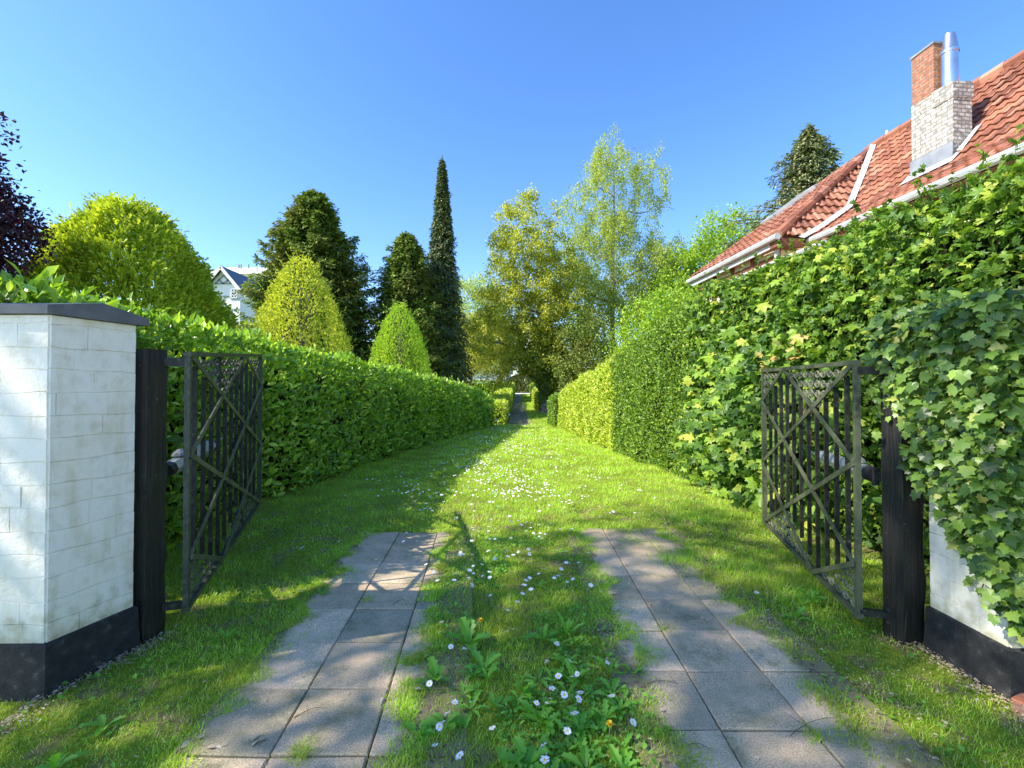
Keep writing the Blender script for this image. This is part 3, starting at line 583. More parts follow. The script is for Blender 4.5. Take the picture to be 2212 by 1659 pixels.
hedge('laurel_hedge', [(-3.2, 2.95), (-3.25, 4.5), (-3.3, 6), (-2.95, 10), (-2.5, 13.6), (-1.7, 19), (-.98, 23)], [2.2, 2.16, 2.12, 2.08, 2.02, 1.85, 1.42], 1.0, 1, T_LAUREL, M['laurel'], 680, .118,
      'long clipped laurel hedge along the left side of the drive', 2, ends=(False, True), up=.45, shoots=40)
hedge('laurel_hedge', [(-3.3, 2.98), (-9, 3.0)], [2.15, 2.22], 1.0, -1, T_LAUREL, M['privet'], 900, .075,
      'dark laurel hedge showing above the coping of the bare white pillar', 3, ends=(False, True), up=.4, shoots=12)
def mapleextra(g, base, hh, r):
    # larger maple leaves hanging out over the face towards the far end
    n = 1100; s = r.normal(3.2, .75, n); s = np.clip(s, .3, 4.6); x, y, tx, ty = base(s); z = np.clip(r.normal(1.25, .6, n), .1, 2.8); P = np.stack([x - .02 - np.abs(r.normal(0, .13, n)) - .1 * np.sin(z * 2), y, z], -1)
    g.leaves(T_MAPLE, P, r.normal(0, .45, (n, 3)) + np.array([-.5, -.35, -.45]), r.normal(0, .3, (n, 3)) + np.array([-.6, -.5, .6]), r.uniform(.08, .15, n))
    for (sc, zc, k) in ((2.35, 1.95, 5), (2.75, 1.8, 4), (2.0, 1.35, 3)):
        n = k; s = r.normal(sc, .1, n); x, y, tx, ty = base(s); P = np.stack([x - .2 - r.uniform(0, .1, n), y, r.normal(zc, .07, n)], -1)
        g.leaves(T_MAPLE, P, r.normal(0, .4, (n, 3)) + np.array([-.5, -.4, -.3]), r.normal(0, .25, (n, 3)) + np.array([-.5, -.6, .6]), r.uniform(.08, .14, n), 3)
hedge('maple_hedge', [(3.45, 2.55), (3.4, 3.2), (3.3, 4.5), (3.1, 6), (2.93, 7.4)], [3.05, 3.05, 3.02, 3.08, 3.05], 1.0, -1, T_MAPLE, M['maple'], 900, .066,
      'tall overhanging hedge of lobed maple leaves behind the algae-streaked iron gate', 4, bulge=.09, extra=mapleextra, ends=(True, False), up=.1, shoots=90)
hedge('privet_hedge', [(2.95, 7.35), (2.78, 9.2), (2.62, 11.6)], [3.0, 2.78, 2.38], 1.0, -1, T_DIA, M['privet'], 1900, .06,
      'dark green clipped hedge of small leaves in the middle of the right side', 5, bulge=.07, ends=(False, False), up=.4, shoots=50)
hedge('beech_hedge', [(2.62, 11.6), (2.4, 15.5), (2.18, 20.8)], [2.38, 2.15, 1.6], 1.0, -1, T_DIA, M['beech'], 1500, .075,
      'bright yellow green sunlit hedge at the far end of the right side', 6, bulge=.09, ends=(False, True), up=.3, shoots=50)
hedge('yew_hedge', [(2.0, 21.3), (1.98, 24.5)], [1.55, 1.5], 1.0, -1, T_DIA, M['privet'], 900, .07, 'short dark hedge end just past the bright sunlit hedge', 7)
hedge('low_hedge', [(-.5, 26), (-.2, 40), (.3, 69)], [1.3, 1.4, 1.75], 1.3, 1, T_DIA, M['beech'], 600, .1, 'low square hedge with a sunlit top along the left of the earth path', 8, bulge=.04)
hedge('low_hedge', [(2.05, 37.5), (2.35, 50), (2.95, 69)], [1.45, 1.5, 1.6], 1.1, -1, T_DIA, M['beech'], 500, .11, 'low hedge on the right of the earth path behind the ivy covered trunk', 9, bulge=.04)
hedge('low_hedge', [(-9.5, 64), (-1.2, 64)], [2.1, 2.0], 1.2, 1, T_DIA, M['laurel'], 500, .11, 'clipped hedge crossing in front of the far white house with shutters', 10, bulge=.04)

# ------------------------------------------------------------------ ivy on the right pillar
def ivy():
    root = empty('ivy', (2.45, 2.3, 0)); o_ = np.array([2.45, 2.3, 0]); r = np.random.default_rng(12); g = Geo(); tw = Geo(); P = []; Nn = []
    n = 4200; y = r.uniform(2.06, 2.8, n); zl = .48 + (y - 2.21) / .41 * .57; zl = zl + .07 * np.sin(y * 31) ; z = zl + (1.97 - zl) * r.random(n) ** .85
    P.append(np.stack([2.42 - np.abs(r.normal(0, .05, n)) - .13 * np.clip((z - zl), 0, .9), y, z], -1)); Nn.append(np.tile([-1, -.35, .25], (n, 1)))
    n = 7500; x = r.uniform(2.3, 3.3, n); zl = .4 - .1 * (x - 2.4) + .05 * np.sin(x * 40) + np.clip(2.42 - x, 0, 1) * 5; z = zl + (1.97 - zl) * r.random(n)
    P.append(np.stack([x, 2.2 - np.abs(r.normal(0, .06, n)) - .07 * np.clip(z - zl, 0, 1), z], -1)); Nn.append(np.tile([-.25, -1, .3], (n, 1)))
    n = 1300; x = r.uniform(2.3, 3.5, n); y = r.uniform(2.1, 2.85, n); P.append(np.stack([x, y, 1.9 + r.normal(0, .06, n) + .06 * np.sin(x * 9)], -1)); Nn.append(np.tile([-.2, -.3, 1], (n, 1)))
    n = 420; z = 1.35 + .5 * r.random(n); lim = 2.38 - .14 * np.clip((z - 1.25) / .4, 0, 1); x = lim + (2.5 - lim) * r.random(n); P.append(np.stack([x, 2.56 - np.abs(r.normal(0, .03, n)), z], -1)); Nn.append(np.tile([-.3, -1, .3], (n, 1)))
    n = 60; P.append(np.stack([r.normal(2.34, .035, n), r.normal(2.52, .03, n), r.uniform(1.15, 1.42, n)], -1)); Nn.append(np.tile([-.5, -.9, .4], (n, 1)))
    for (ya, za, yb, zb) in ((2.24, .72, 2.3, .45), (2.3, .6, 2.36, .5), (2.4, .78, 2.44, .66), (2.5, .9, 2.53, .78)):
        t = np.linspace(0, 1, 9); pts = np.stack([2.405 - .01 * np.sin(t * 3) - .004, ya + (yb - ya) * t + .012 * np.sin(t * 9), za + (zb - za) * t], -1); tw.tube(pts - o_, .003, 5)
        m = 9; k = r.integers(0, 9, m); P.append(pts[k] + np.array([-.008, 0, 0])); Nn.append(np.tile([-1, -.3, .1], (m, 1)))
    P = np.concatenate(P); Nn = np.concatenate(Nn).astype(float); N = len(P)
    d = r.normal(0, .45, (N, 3)) + np.array([0, 0, -.75]) + Nn * .35; nn = Nn + r.normal(0, .3, (N, 3)) + np.array([0, 0, .45]); sz = r.uniform(.028, .075, N); sz[-36:] *= .55
    g.leaves(T_IVY, P - o_, d, nn, sz); g.build('ivy_leaves', M['ivy'], root)
    for k in range(60):
        x = r.uniform(2.42, 3.2); z = r.uniform(.2, 1.6); t = np.linspace(0, 1, 6); tw.tube(np.stack([x + .12 * r.normal() * t, 2.16 - .03 * np.sin(t * 3), z + .5 * t * r.uniform(.3, 1)], -1) - o_, .004, 4)
    tw.build('ivy_stems', M['twig'], root); tag(root, 'thick curtain of pale veined ivy hanging over the right gate pillar', 'ivy')
ivy()
def loosebricks():
    for (px, py, Y, s, lab) in ((2186, 1478, 2.16, .07, 'broken red brick lying at the foot of the ivy pillar'),):
        g = Geo(); r = np.random.default_rng(4); q = np.array([[x, y, z] for x in (-1, 1) for y in (-1, 1) for z in (-1, 1)]) * np.array([s, s * .6, s * .45]) * r.uniform(.8, 1.15, (8, 3))
        g.add(q, [(0, 1, 3, 2), (4, 6, 7, 5), (0, 4, 5, 1), (2, 3, 7, 6), (0, 2, 6, 4), (1, 5, 7, 3)]); o = g.build('brick', M['chimred']); p = at(px, py, Y); o.location = (p[0], p[1] - .06, .03); o.rotation_euler = (0, .1, .5); tag(o, lab, 'brick')
loosebricks()

# ------------------------------------------------------------------ house on the right
EU = np.array([.99504, .0995, 0]); EV = np.array([-.0995, .99504, 0])
def H(u, v, z): return EU * u + EV * v + np.array([0, 0, z])
def inpoly(p, poly):
    x, y = p[:, 0], p[:, 1]; c = np.zeros(len(p), bool); n = len(poly)
    for i in range(n):
        x1, y1 = poly[i]; x2, y2 = poly[(i + 1) % n]
        if y1 == y2: continue
        k = ((y1 > y) != (y2 > y)) & (x < (x2 - x1) * (y - y1) / (y2 - y1) + x1); c ^= k
    return c
def tiles(g, o, ea, eb, poly, tw=.165, th=.235):
    """pantiles on the plane o + a*ea + b*eb (b up the slope), one small shell per tile, kept where its centre is inside poly"""
    o = np.array(o, float); ea = nrm(np.array(ea, float)); eb = np.array(eb, float); eb = nrm(eb - ea * (ea @ eb)); n = np.cross(ea, eb); n = n * np.sign(n[2])
    poly = [((np.array(p) - o) @ ea, (np.array(p) - o) @ eb) for p in poly]
    a0, a1 = min(p[0] for p in poly), max(p[0] for p in poly); b1 = max(p[1] for p in poly); b0 = min(p[1] for p in poly)
    A = np.arange(a0, a1 + tw, tw); B = np.arange(b0, b1, th); AA, BB = np.meshgrid(A, B); AA = AA.ravel(); BB = BB.ravel()
    k = inpoly(np.stack([AA + tw / 2, BB + th * .45], -1), poly); AA = AA[k]; BB = BB[k]
    prof = [(0, .0), (.12, .022), (.3, .03), (.48, .01), (.7, -.004), (1.02, .004)]; V = []
    for zz, bb in ((.032, -.02), (0, th)):
        for (q, h) in prof: V.append((q * tw, bb, zz + h))
    for (q, h) in prof: V.append((q * tw, -.02, .008 + h))
    V = np.array(V); m = len(prof); f = [(i, i + 1, m + i + 1, m + i) for i in range(m - 1)] + [(i + 1, i, 2 * m + i, 2 * m + i + 1) for i in range(m - 1)]
    N = len(AA); j = rng.normal(0, .003, N)
    W = o + (AA[:, None] + V[None, :, 0])[..., None] * ea + (BB[:, None] + V[None, :, 1])[..., None] * eb + (V[None, :, 2] + j[:, None])[..., None] * n
    ff = (np.array(f)[None] + (np.arange(N) * len(V))[:, None, None]).reshape(-1, 4); g.add(W.reshape(-1, 3), ff)
def ridge(g, a, b, r=.1, seg=.36):
    a = np.array(a, float); b = np.array(b, float); L = np.linalg.norm(b - a); n = max(1, int(L / seg)); d = (b - a) / L
    for k in range(n):
        p = a + d * L * k / n; q = a + d * L * (k + 1) / n + d * .03; g.tube([p, q], [r * 1.08, r * .96], 8)
def house():
    hr = empty('house', tuple(H(6.2, 5, 0))); off = np.array(hr.location)
    def bld(g, name, m, parent=hr, label=None):
        g.V = [v - off for v in g.V]; o = g.build(name, m, parent)
        if label: o['label'] = label
        return o
    v0 = .4; ve = 9.38; eave = (6.16, 4.2); kink = (7.3, 4.9); top = (9.25, 7.05); R2 = 12.34
    g = Geo()
    def prism(uv, z0, z1, mi=0):
        k = len(uv); V = [H(u, v, z) for z in (z0, z1) for (u, v) in uv]; g.add(V, [tuple(range(k))[::-1], tuple(range(k, 2 * k))] + [(i, (i + 1) % k, (i + 1) % k + k, i + k) for i in range(k)], mi)
    prism([(6.5, v0 + .1), (12, v0 + .1), (12, ve), (6.5, ve)], -.1, 4.25)
    prism([(5.75, 7.75), (12, 7.75), (12, 10.6), (5.75, 10.6)], -.1, 4.25)
    V = [H(u, v, z) for v in (v0 + .12, ve) for (u, z) in ((6.5, 4.2), (7.3, 4.8), (9.25, 6.95), (11.2, 4.8), (12, 4.2))]
    g.add(V, [(0, 1, 2, 3, 4), (9, 8, 7, 6, 5)]); bld(g, 'wall', M['cream'])
    # deck under the tiles and the tiles
    g = Geo(); deck = Geo(); low = H(5.64, 10.76, 4.3); A = H(5.57, 7.56, 4.3); apex = H(9.24, 9.38, 7.05); A2 = H(12.9, 7.56, 4.3); B2 = H(12.9, 10.76, 4.3)
    v_e = 7.5
    def intersect(u, z): return 7.56 + (z - 4.3) / (7.05 - 4.3) * (9.38 - 7.56)
    low_poly = [H(6.16, v0, 4.2), H(6.16, 7.5, 4.2), H(7.3, 7.97, 4.9), H(7.3, v0, 4.9)]
    up_poly = [H(7.3, v0, 4.9), H(7.3, 7.97, 4.9), H(9.25, 9.38, 7.05), H(9.25, v0, 7.05)]
    tiles(g, low_poly[0], EV, H(7.3, v0, 4.9) - H(6.16, v0, 4.2), low_poly)
    tiles(g, up_poly[0] , EV, H(9.25, v0, 7.05) - H(7.3, v0, 4.9), up_poly)
    bld(g, 'main_roof', M['tile'])
    g = Geo(); tiles(g, A, EU, apex - A, [A, A2, apex]); tiles(g, A, EV, apex - (A + low) / 2, [A, low, apex]); bld(g, 'wing_roof', M['tile'])
    dn = np.array([0, 0, -.03])
    deck.add(np.array(low_poly) + dn, [(0, 1, 2, 3)]); deck.add(np.array(up_poly) + dn, [(0, 1, 2, 3)])
    deck.add(np.array([A, low, apex, A2, B2]) + dn, [(0, 1, 2), (0, 2, 3), (1, 4, 2), (3, 2, 4), (0, 3, 4, 1)])
    deck.add([H(9.25, v0, 7.03), H(9.25, ve, 7.03), H(11.2, ve, 4.87), H(11.2, v0, 4.87), H(R2, v0, 4.17), H(R2, ve, 4.17)], [(0, 1, 2, 3), (3, 2, 5, 4)])
    deck.add([H(6.16, v0, 4.12), H(6.16, 7.5, 4.12), H(6.6, 7.5, 4.14), H(6.6, v0, 4.14)], [(0, 1, 2, 3)])
    bld(deck, 'roof_deck', M['brownwood'])
    g = Geo(); ridge(g, H(9.25, v0, 7.07), H(9.25, ve, 7.07)); bld(g, 'ridge_tiles', M['tile'])
    g = Geo(); ridge(g, A, apex, .085); ridge(g, low, apex, .07); bld(g, 'hip_tiles', M['tile'])
    # pale lead valley between the two roofs
    g = Geo(); pth = [H(5.95, 7.45, 4.2), H(6.35, 7.5, 4.42), H(7.3, 7.9, 5.0), H(8.3, 8.62, 6.08), H(9.2, 9.28, 7.08)]; Vv = []
    for i, p in enumerate(pth):
        wd = .075; u_ = np.array([0, 0, .0]); Vv += [p + EV * -wd + dn * .2, p + np.array([0, 0, .03]), p + EV * wd * .9 + np.array([0, 0, .07])]
    f = [(3 * i + j, 3 * i + j + 1, 3 * i + j + 4, 3 * i + j + 3) for i in range(4) for j in range(2)]; g.add(Vv, f); bld(g, 'valley_flashing', M['lead'])
    # gutters
    g = Geo(); g.tube([H(6.1, v0, 4.17), H(6.1, 7.45, 4.17)], .06, 8); bld(g, 'gutter', M['gutter'])
    g = Geo(); g.tube([H(5.5, 7.45, 4.24), H(5.58, 10.85, 4.24)], .06, 8); g.beam(H(5.56, 7.5, 4.16), H(5.62, 10.8, 4.16), .03, .14); bld(g, 'gutter', M['gutter'])
    g = Geo(); g.tube([H(5.68, 7.72, 4.2), H(5.68, 7.72, 3.0)], .045, 8); bld(g, 'downpipe', M['gutter'])
    g = Geo(); g.box((H(5.85, 7.62, 4.16)), (.62, .2, .16), R(5.7)); bld(g, 'soffit_board', M['brownwood'])
    for vv in (7.78, 8.5, 9.2, 9.9, 10.55):
        g = Geo(); g.box(H(5.735, vv, 3.6), (.05, .1, 1.25), R(5.7)); bld(g, 'wall_timber', M['brownwood'])
    g = Geo(); g.box(H(5.738, 9.17, 3.98), (.05, 2.7, .07), R(5.7)); bld(g, 'wall_timber', M['brownwood'])
    # lean-to roof below the wing
    g = Geo(); o0 = H(5.2, 6.0, 3.66); pl = [o0, H(5.2, 9.7, 3.66), H(5.78, 9.7, 3.8), H(5.78, 6.0, 3.8)]; tiles(g, o0, EV, pl[3] - pl[0], pl); g.add(np.array(pl) + dn, [(0, 1, 2, 3)]); bld(g, 'lean_to_roof', M['tile'])
    g = Geo(); g.tube([H(5.16, 6.0, 3.64), H(5.16, 9.7, 3.64)], .045, 8); bld(g, 'gutter', M['gutter'])
    # roof window in the left slope of the wing
    g = Geo(); e1 = nrm(apex - low); c = low + (apex - low) * .52; side = nrm(A - low); n_ = nrm(np.cross(side, e1)); n_ *= np.sign(n_[2]); c = c + side * .32 + n_ * .09
    sw = g; ax = [side, e1, n_]
    for (du, dv, wu, wv) in ((-.2, 0, .07, 1.1), (.2, 0, .07, 1.1), (0, .52, .47, .07), (0, -.52, .47, .07)): g.box(c + side * du + e1 * dv, (wu, wv, .08), ax=ax)
    fr = bld(g, 'roof_window', M['gutter'])
    g = Geo(); g.box(c - n_ * .01, (.34, 1.0, .03), ax=ax); g.V = [v - off for v in g.V]; g.build('pane', M['glass'], fr)
    # chimney
    ch = empty('chimney', tuple(H(7.6, 7.0, 4.9) - off)); ch.parent = hr; oc = H(7.6, 7.0, 4.9)
    def cb(name, u0, u1, va, vb, z0, z1, m, jit=0, label=None):
        g = Geo(); V = [H(u, v, z) - oc for z in (z0, z1) for (u, v) in ((u0, va), (u1, va), (u1, vb), (u0, vb))]; V = np.array(V)
        if jit: V[4:, 2] += np.array([0, .02, -.02, .03]) * jit
        g.add(V, [(3, 2, 1, 0), (4, 5, 6, 7)] + [(i, (i + 1) % 4, (i + 1) % 4 + 4, i + 4) for i in range(4)])
        o = g.build(name, m, ch); return o
    va, vb = 6.13, 6.78
    cb('stack', 7.42, 7.74, va, vb, 4.6, 6.22, M['chimwhite'], 1)
    cb('capping_stones', 7.405, 7.755, va - .015, va + .3, 6.0, 6.235, M['chimwhite'], 1)
    cb('brick_flue', 7.43, 7.7, 6.42, 6.775, 6.2, 7.05, M['chimred'])
    cb('brick_cap', 7.415, 7.715, 6.405, 6.79, 7.05, 7.085, M['slate'])
    g = Geo(); 
    for k in range(3): 
        V = [H(7.40 - .006 * (3 - k), v, z) - oc for (v, z) in ((va - .01, 4.8 + .17 * k), (vb + .01, 4.8 + .17 * k), (vb + .01, 4.97 + .17 * k), (va - .01, 4.97 + .17 * k))] ; W = [x + EU * .015 for x in V]
        g.add(V + W, [(0, 1, 2, 3), (7, 6, 5, 4), (0, 4, 5, 1), (3, 2, 6, 7)])
    g.build('slate_apron', M['slate'], ch)
    g = Geo(); V = [H(u, v, z) - oc for (u, v, z) in ((7.26, va - .1, 4.9), (7.26, vb + .08, 4.9), (7.44, vb + .08, 5.08), (7.44, va - .1, 5.08), (7.44, va - .02, 5.11), (7.78, va - .02, 5.5), (7.78, va - .1, 5.5))]
    V = [x + np.array([0, 0, .05]) for x in V]; g.add(V, [(0, 1, 2, 3), (3, 4, 5, 6)]); g.build('lead_flashing', M['lead'], ch)
    g = Geo(); pc = H(7.57, 6.3, 0) - np.array([oc[0], oc[1], oc[2]])
    z = lambda h: pc + np.array([0, 0, h]); g.tube([z(6.15), z(6.8)], .108, 20, caps=False); g.tube([z(6.8), z(6.84)], [.12, .12], 20); pipe = g.build('steel_flue', M['steel'], ch, smooth=True)
    g = Geo(); g.tube([z(6.84), z(6.86), z(7.1)], [.12, .108, .078], 20); g.build('flue_cowl', M['steel'], pipe, smooth=True)
    g = Geo(); c0 = H(9.25, 9.0, 7.1); g.tube([c0, c0 + [0, 0, .14]], [.035, .03], 8); bld(g, 'vent_pipe', M['gutter'])
    tag(hr, 'orange tiled house with hipped wing and flaking white brick chimney behind the right hedge', 'house')
house()

# ------------------------------------------------------------------ far buildings
def timber_house():
    Y = 46.0; hr = empty('timbered_house', (-29, Y, 0)); off = np.array([-29, Y, 0])
    def bld(g, name, m, parent=hr): g.V = [v - off for v in g.V]; return g.build(name, m, parent)
    s = Y / F; ax = -28.7 - .9; zx = lambda px: (px - CX) * s; zz = lambda py: EYE + (HOR - py) * s
    xl, xr, xa = zx(446), zx(517), zx(481); ze, zt = zz(622), zz(578)
    g = Geo(); g.add([(x, y, z) for y in (Y, Y + 8) for (x, z) in ((xl, 0), (xr, 0), (xr, ze), (xa, zt - .1), (xl, ze))], [(0, 1, 2, 3, 4), (9, 8, 7, 6, 5), (0, 5, 6, 1), (1, 6, 7, 2), (2, 7, 8, 3), (3, 8, 9, 4), (4, 9, 5, 0)]); bld(g, 'wall', M['whitepaint'])
    g = Geo()
    for (a, b) in ((xr + .35, xa), (xl - .35, xa)):
        V = [(a, Y - .5, ze - .25), (b, Y - .5, zt + .12), (b, Y + 8, zt + .12), (a, Y + 8, ze - .25)]; W = [(x, y, z - .12) for x, y, z in V]; g.add(V + W, [(0, 1, 2, 3), (7, 6, 5, 4), (0, 4, 5, 1), (1, 5, 6, 2), (2, 6, 7, 3), (3, 7, 4, 0)])
    bld(g, 'roof', M['darkroof'])
    for a in (xr + .35, xl - .35):
        g = Geo(); g.beam((a, Y - .53, ze - .4), (xa, Y - .53, zt - .04), .04, .3, (0, 0, 1)); bld(g, 'barge_board', M['whitepaint'])
    y = Y - .03; t = lambda p, q, w_=.16: (lambda g: (g.beam((zx(p[0]), y, zz(p[1])), (zx(q[0]), y, zz(q[1])), .04, w_), bld(g, 'timber', M['greywood'])))(Geo())
    for p, q in (((462, 612), (498, 612)), ((481, 588), (481, 640)), ((464, 612), (481, 594)), ((498, 612), (481, 594)), ((470, 603), (481, 612)), ((493, 603), (481, 612)), ((462, 640), (498, 640)), ((497, 612), (497, 670)), ((516, 618), (516, 670)), ((497, 646), (516, 646)), ((507, 648), (507, 668)), ((462, 668), (516, 668)), ((512, 690), (512, 720)), ((470, 612), (470, 640)), ((489, 612), (489, 640))): t(p, q)
    g = Geo(); x0, x1, z0, z1 = zx(499), zx(511), zz(643), zz(624); n = .09
    for a, b in (((x0, z0), (x1, z0)), ((x0, z1), (x1, z1)), ((x0, z0), (x0, z1)), ((x1, z0), (x1, z1)), (((x0 + x1) / 2, z0), ((x0 + x1) / 2, z1)), ((x0, z0 + (z1 - z0) / 3), (x1, z0 + (z1 - z0) / 3)), ((x0, z0 + (z1 - z0) * 2 / 3), (x1, z0 + (z1 - z0) * 2 / 3))):
        g.beam((a[0], Y - .08, a[1]), (b[0], Y - .08, b[1]), .05, n, (0, 0, 1) if a[1] == b[1] else (1, 0, 0))
    wn = bld(g, 'window', M['whitepaint']); g = Geo(); g.box(((x0 + x1) / 2, Y - .05, (z0 + z1) / 2), (x1 - x0, .04, z1 - z0)); bld(g, 'pane', M['glass'], wn)
    tag(hr, 'grey half-timbered gable with white framed window between the far left trees', 'house')
    b2 = empty('white_building', (-32, 62, 0)); g = Geo(); s2 = 62 / F; zx2 = lambda px: (px - CX) * s2; z2 = lambda py: EYE + (HOR - py) * s2
    off = np.array([-32, 62, 0]); g.box(((zx2(430) + zx2(560)) / 2, 66, z2(590) / 2), (zx2(560) - zx2(430), 8, z2(590))); g.V = [v - off for v in g.V]; g.build('wall', M['whitepaint'], b2)
    g = Geo(); g.add([(zx2(425), 61.6, z2(592)), (zx2(565), 61.6, z2(592)), (zx2(545), 66, z2(560)), (zx2(440), 66, z2(560)), (zx2(425), 71, z2(592)), (zx2(565), 71, z2(592))], [(0, 1, 2, 3), (5, 4, 3, 2), (1, 5, 2), (4, 0, 3), (0, 4, 5, 1)]); g.V = [v - off for v in g.V]; rf = g.build('roof', M['palegrey_roof'], b2)
    for px in (485, 490, 507):
        g = Geo(); g.tube([(zx2(px), 65, z2(566)), (zx2(px), 65, z2(557))], .12, 6); g.V = [v - off for v in g.V]; g.build('chimney_pot', M['greywood'], rf)
    tag(b2, 'pale roofed white building rising behind the half-timbered gable', 'building')
timber_house()
def far_house():
    Y = 84; s = Y / F; zx = lambda px: (px - CX) * s; zz = lambda py: EYE + (HOR - py) * s; hr = empty('white_house', (zx(1050), Y, .95)); off = np.array(hr.location)
    def bld(g, name, m, parent=hr): g.V = [v - off for v in g.V]; return g.build(name, m, parent)
    x0, x1 = zx(985), zx(1104); g = Geo(); g.box(((x0 + x1) / 2, Y + 4, (zz(805) + .8) / 2), (x1 - x0, 8, zz(805) - .8)); bld(g, 'wall', M['whitepaint'])
    g = Geo(); g.add([(x0 - .4, Y - .4, zz(806)), (x1 + .4, Y - .4, zz(806)), (x1 + .4, Y + 8.4, zz(806)), (x0 - .4, Y + 8.4, zz(806)), (x0 - .4, Y + 4, zz(775)), (x1 + .4, Y + 4, zz(775))], [(0, 1, 5, 4), (2, 3, 4, 5), (0, 4, 3), (1, 2, 5), (3, 2, 1, 0)]); bld(g, 'roof', M['darkroof'])
    for c in (1010, 1080):
        g = Geo(); wz0, wz1 = zz(829), zz(812)
        for q in (-8, 0, 8): g.beam((zx(c + q), Y - .06, wz0), (zx(c + q), Y - .06, wz1), .12, .08, (0, 1, 0))
        g.beam((zx(c - 8), Y - .06, wz0), (zx(c + 8), Y - .06, wz0), .08, .12); g.beam((zx(c - 8), Y - .06, wz1), (zx(c + 8), Y - .06, wz1), .08, .12); wn = bld(g, 'window', M['whitepaint'])
        g = Geo(); g.box((zx(c), Y - .02, (wz0 + wz1) / 2), (zx(c + 8) - zx(c - 8), .06, wz1 - wz0)); bld(g, 'pane', M['glass'], wn)
        for q in (-12, 12):
            g = Geo(); g.box((zx(c + q), Y - .08, (wz0 + wz1) / 2), (6 * s, .06, wz1 - wz0)); bld(g, 'shutter', M['gutter'])
    tag(hr, 'far white house with shuttered windows showing over the crossing hedge', 'house')
far_house()
def marker(px, py, Y, lab, h=.5):
    p = at(px, py, Y); z = float(zg(p[0], p[1])); rt = empty('marker_post', (p[0], p[1], z)); g = Geo(); g.box((0, 0, h / 2), (.035, .035, h)); g.build('stake', M['plastic'], rt)
    g = Geo(); g.tube([(.02, -.03, h - .08), (.02, -.045, h - .08)], .06, 12); o = g.build('white_disc', M['whitepaint'], rt); tag(rt, lab, 'marker')
marker(1020, 925, 19.3, 'dark stake with white disc standing against the far left hedge'); marker(1073, 922, 22.5, 'smaller dark stake with white disc at the very end of the left hedge', .42)
marker(1100, 900, 31, 'tiny dark stake with white disc beside the earth path', .4)

# ------------------------------------------------------------------ flowers and weeds
def head_geo(r, rad=.017, petals=17):
    g = Geo(); 
    for k in range(petals):
        a = k / petals * 6.283 + r.normal(0, .06); d = np.array([math.cos(a), math.sin(a), 0]); t = np.array([-d[1], d[0], 0]); L = rad * r.uniform(.88, 1.08); w_ = rad * .17; z1 = r.normal(.0015, .0012)
        g.add([d * rad * .2 - t * w_ * .5, d * rad * .2 + t * w_ * .5, d * L * .8 + t * w_ + [0, 0, z1], d * L + [0, 0, z1 * 1.3], d * L * .8 - t * w_ + [0, 0, z1]], [(0, 1, 2, 3, 4)])
    return g
def dome(rad, h, n=8):
    g = Geo(); V = [(0, 0, h)] + [(math.cos(a) * rad * q, math.sin(a) * rad * q, h * z) for q, z in ((.6, .8), (1, .1)) for a in np.arange(n) / n * 6.283]
    g.add(V, [(0, 1 + i, 1 + (i + 1) % n) for i in range(n)] + [(1 + i, 1 + n + i, 1 + n + (i + 1) % n, 1 + (i + 1) % n) for i in range(n)]); return g
r = np.random.default_rng(33)
def daisy(x, y, h, sc, tilt, az, label, group, src=None):
    z = float(zg(x, y)); root = empty('daisy', (x, y, z - .003)); root.scale = (sc,) * 3
    if src is None:
        g = Geo(); t = np.linspace(0, 1, 5); g.tube(np.stack([.008 * t * t, 0 * t, h * t], -1), .0011, 5); st = g.build('stem', M['stem'], root)
        pt = head_geo(r).build('petals', M['daisyw'], root); pt.location = (.008, 0, h); cn = dome(.0055, .003).build('centre', M['daisyy'], root); cn.location = (.008, 0, h + .0005)
    else:
        for c in src.children:
            o = c.copy(); col.objects.link(o); o.parent = root
            if not c.name.startswith('stem'): o.rotation_euler = (tilt * math.cos(az), tilt * math.sin(az), az)
    root.rotation_euler = (0, 0, az); tag(root, label, 'daisy', group); return root
near = [(660,175),(432,268),(533,272),(483,420),(265,547),(1270,228),(1375,362),(1395,480),(1438,472),(1270,483),(1245,592),(1340,640),(1452,625),(1445,655),(1110,695),(1210,700),(1213,660),(1400,762),(1705,655),(1665,385),(460,695),(598,695),(395,808),(372,868),(322,900),(748,905),(1365,908),(1865,855),(1155,1005),(1160,1065),(1195,1230),(1175,1150),(515,1120),(315,1045),(360,65),(915,130),(865,150)]
LN = 'open white daisy with yellow centre in the nearest stretch of the central grass strip'; LM = 'small white daisy dotted in the grass between and just past the paving'; LF = 'tiny white daisy in the drifts over the far lawn'
protos = [daisy(3.2, 6.6 + .2 * k, .055 + .01 * k, 1, 0, 0, LM, 'daisies in the middle of the drive') for k in range(3)]
for i, (cx_, cy_) in enumerate(near):
    px = (1300 + cx_ * .4069) / 1.512; py = (2000 + cy_ * .4067) / 1.512; sc = r.uniform(.85, 1.2); pr = protos[i % 3]; h = (.055 + .01 * (i % 3)) * sc; Y = (EYE - h) * F / (py - HOR)
    daisy((px - CX) / F * Y, Y, h, sc, r.uniform(.1, .7), r.uniform(0, 6.28), LN, 'daisies in the near central strip', pr)
mid = [(652,1183),(655,1186)] + [((500 + a * 1.085) / 1.512, (1600 + b * 1.085) / 1.512) for a, b in ((448,175),(562,157),(935,190),(960,188),(1012,180),(1100,188),(1135,185),(1150,182),(1180,178),(1010,260),(1130,265),(1030,205),(1168,145),(1225,28),(1240,40),(1105,100),(1125,97),(1140,95),(1160,99),(1185,92),(1245,75),(1165,30),(1190,48),(1070,350),(1100,335),(1815,305),(1930,220),(1540,130),(1065,80),(1450,68),(1010,110),(960,118),(915,88),(940,60),(990,30),(1045,18),(1085,10))]
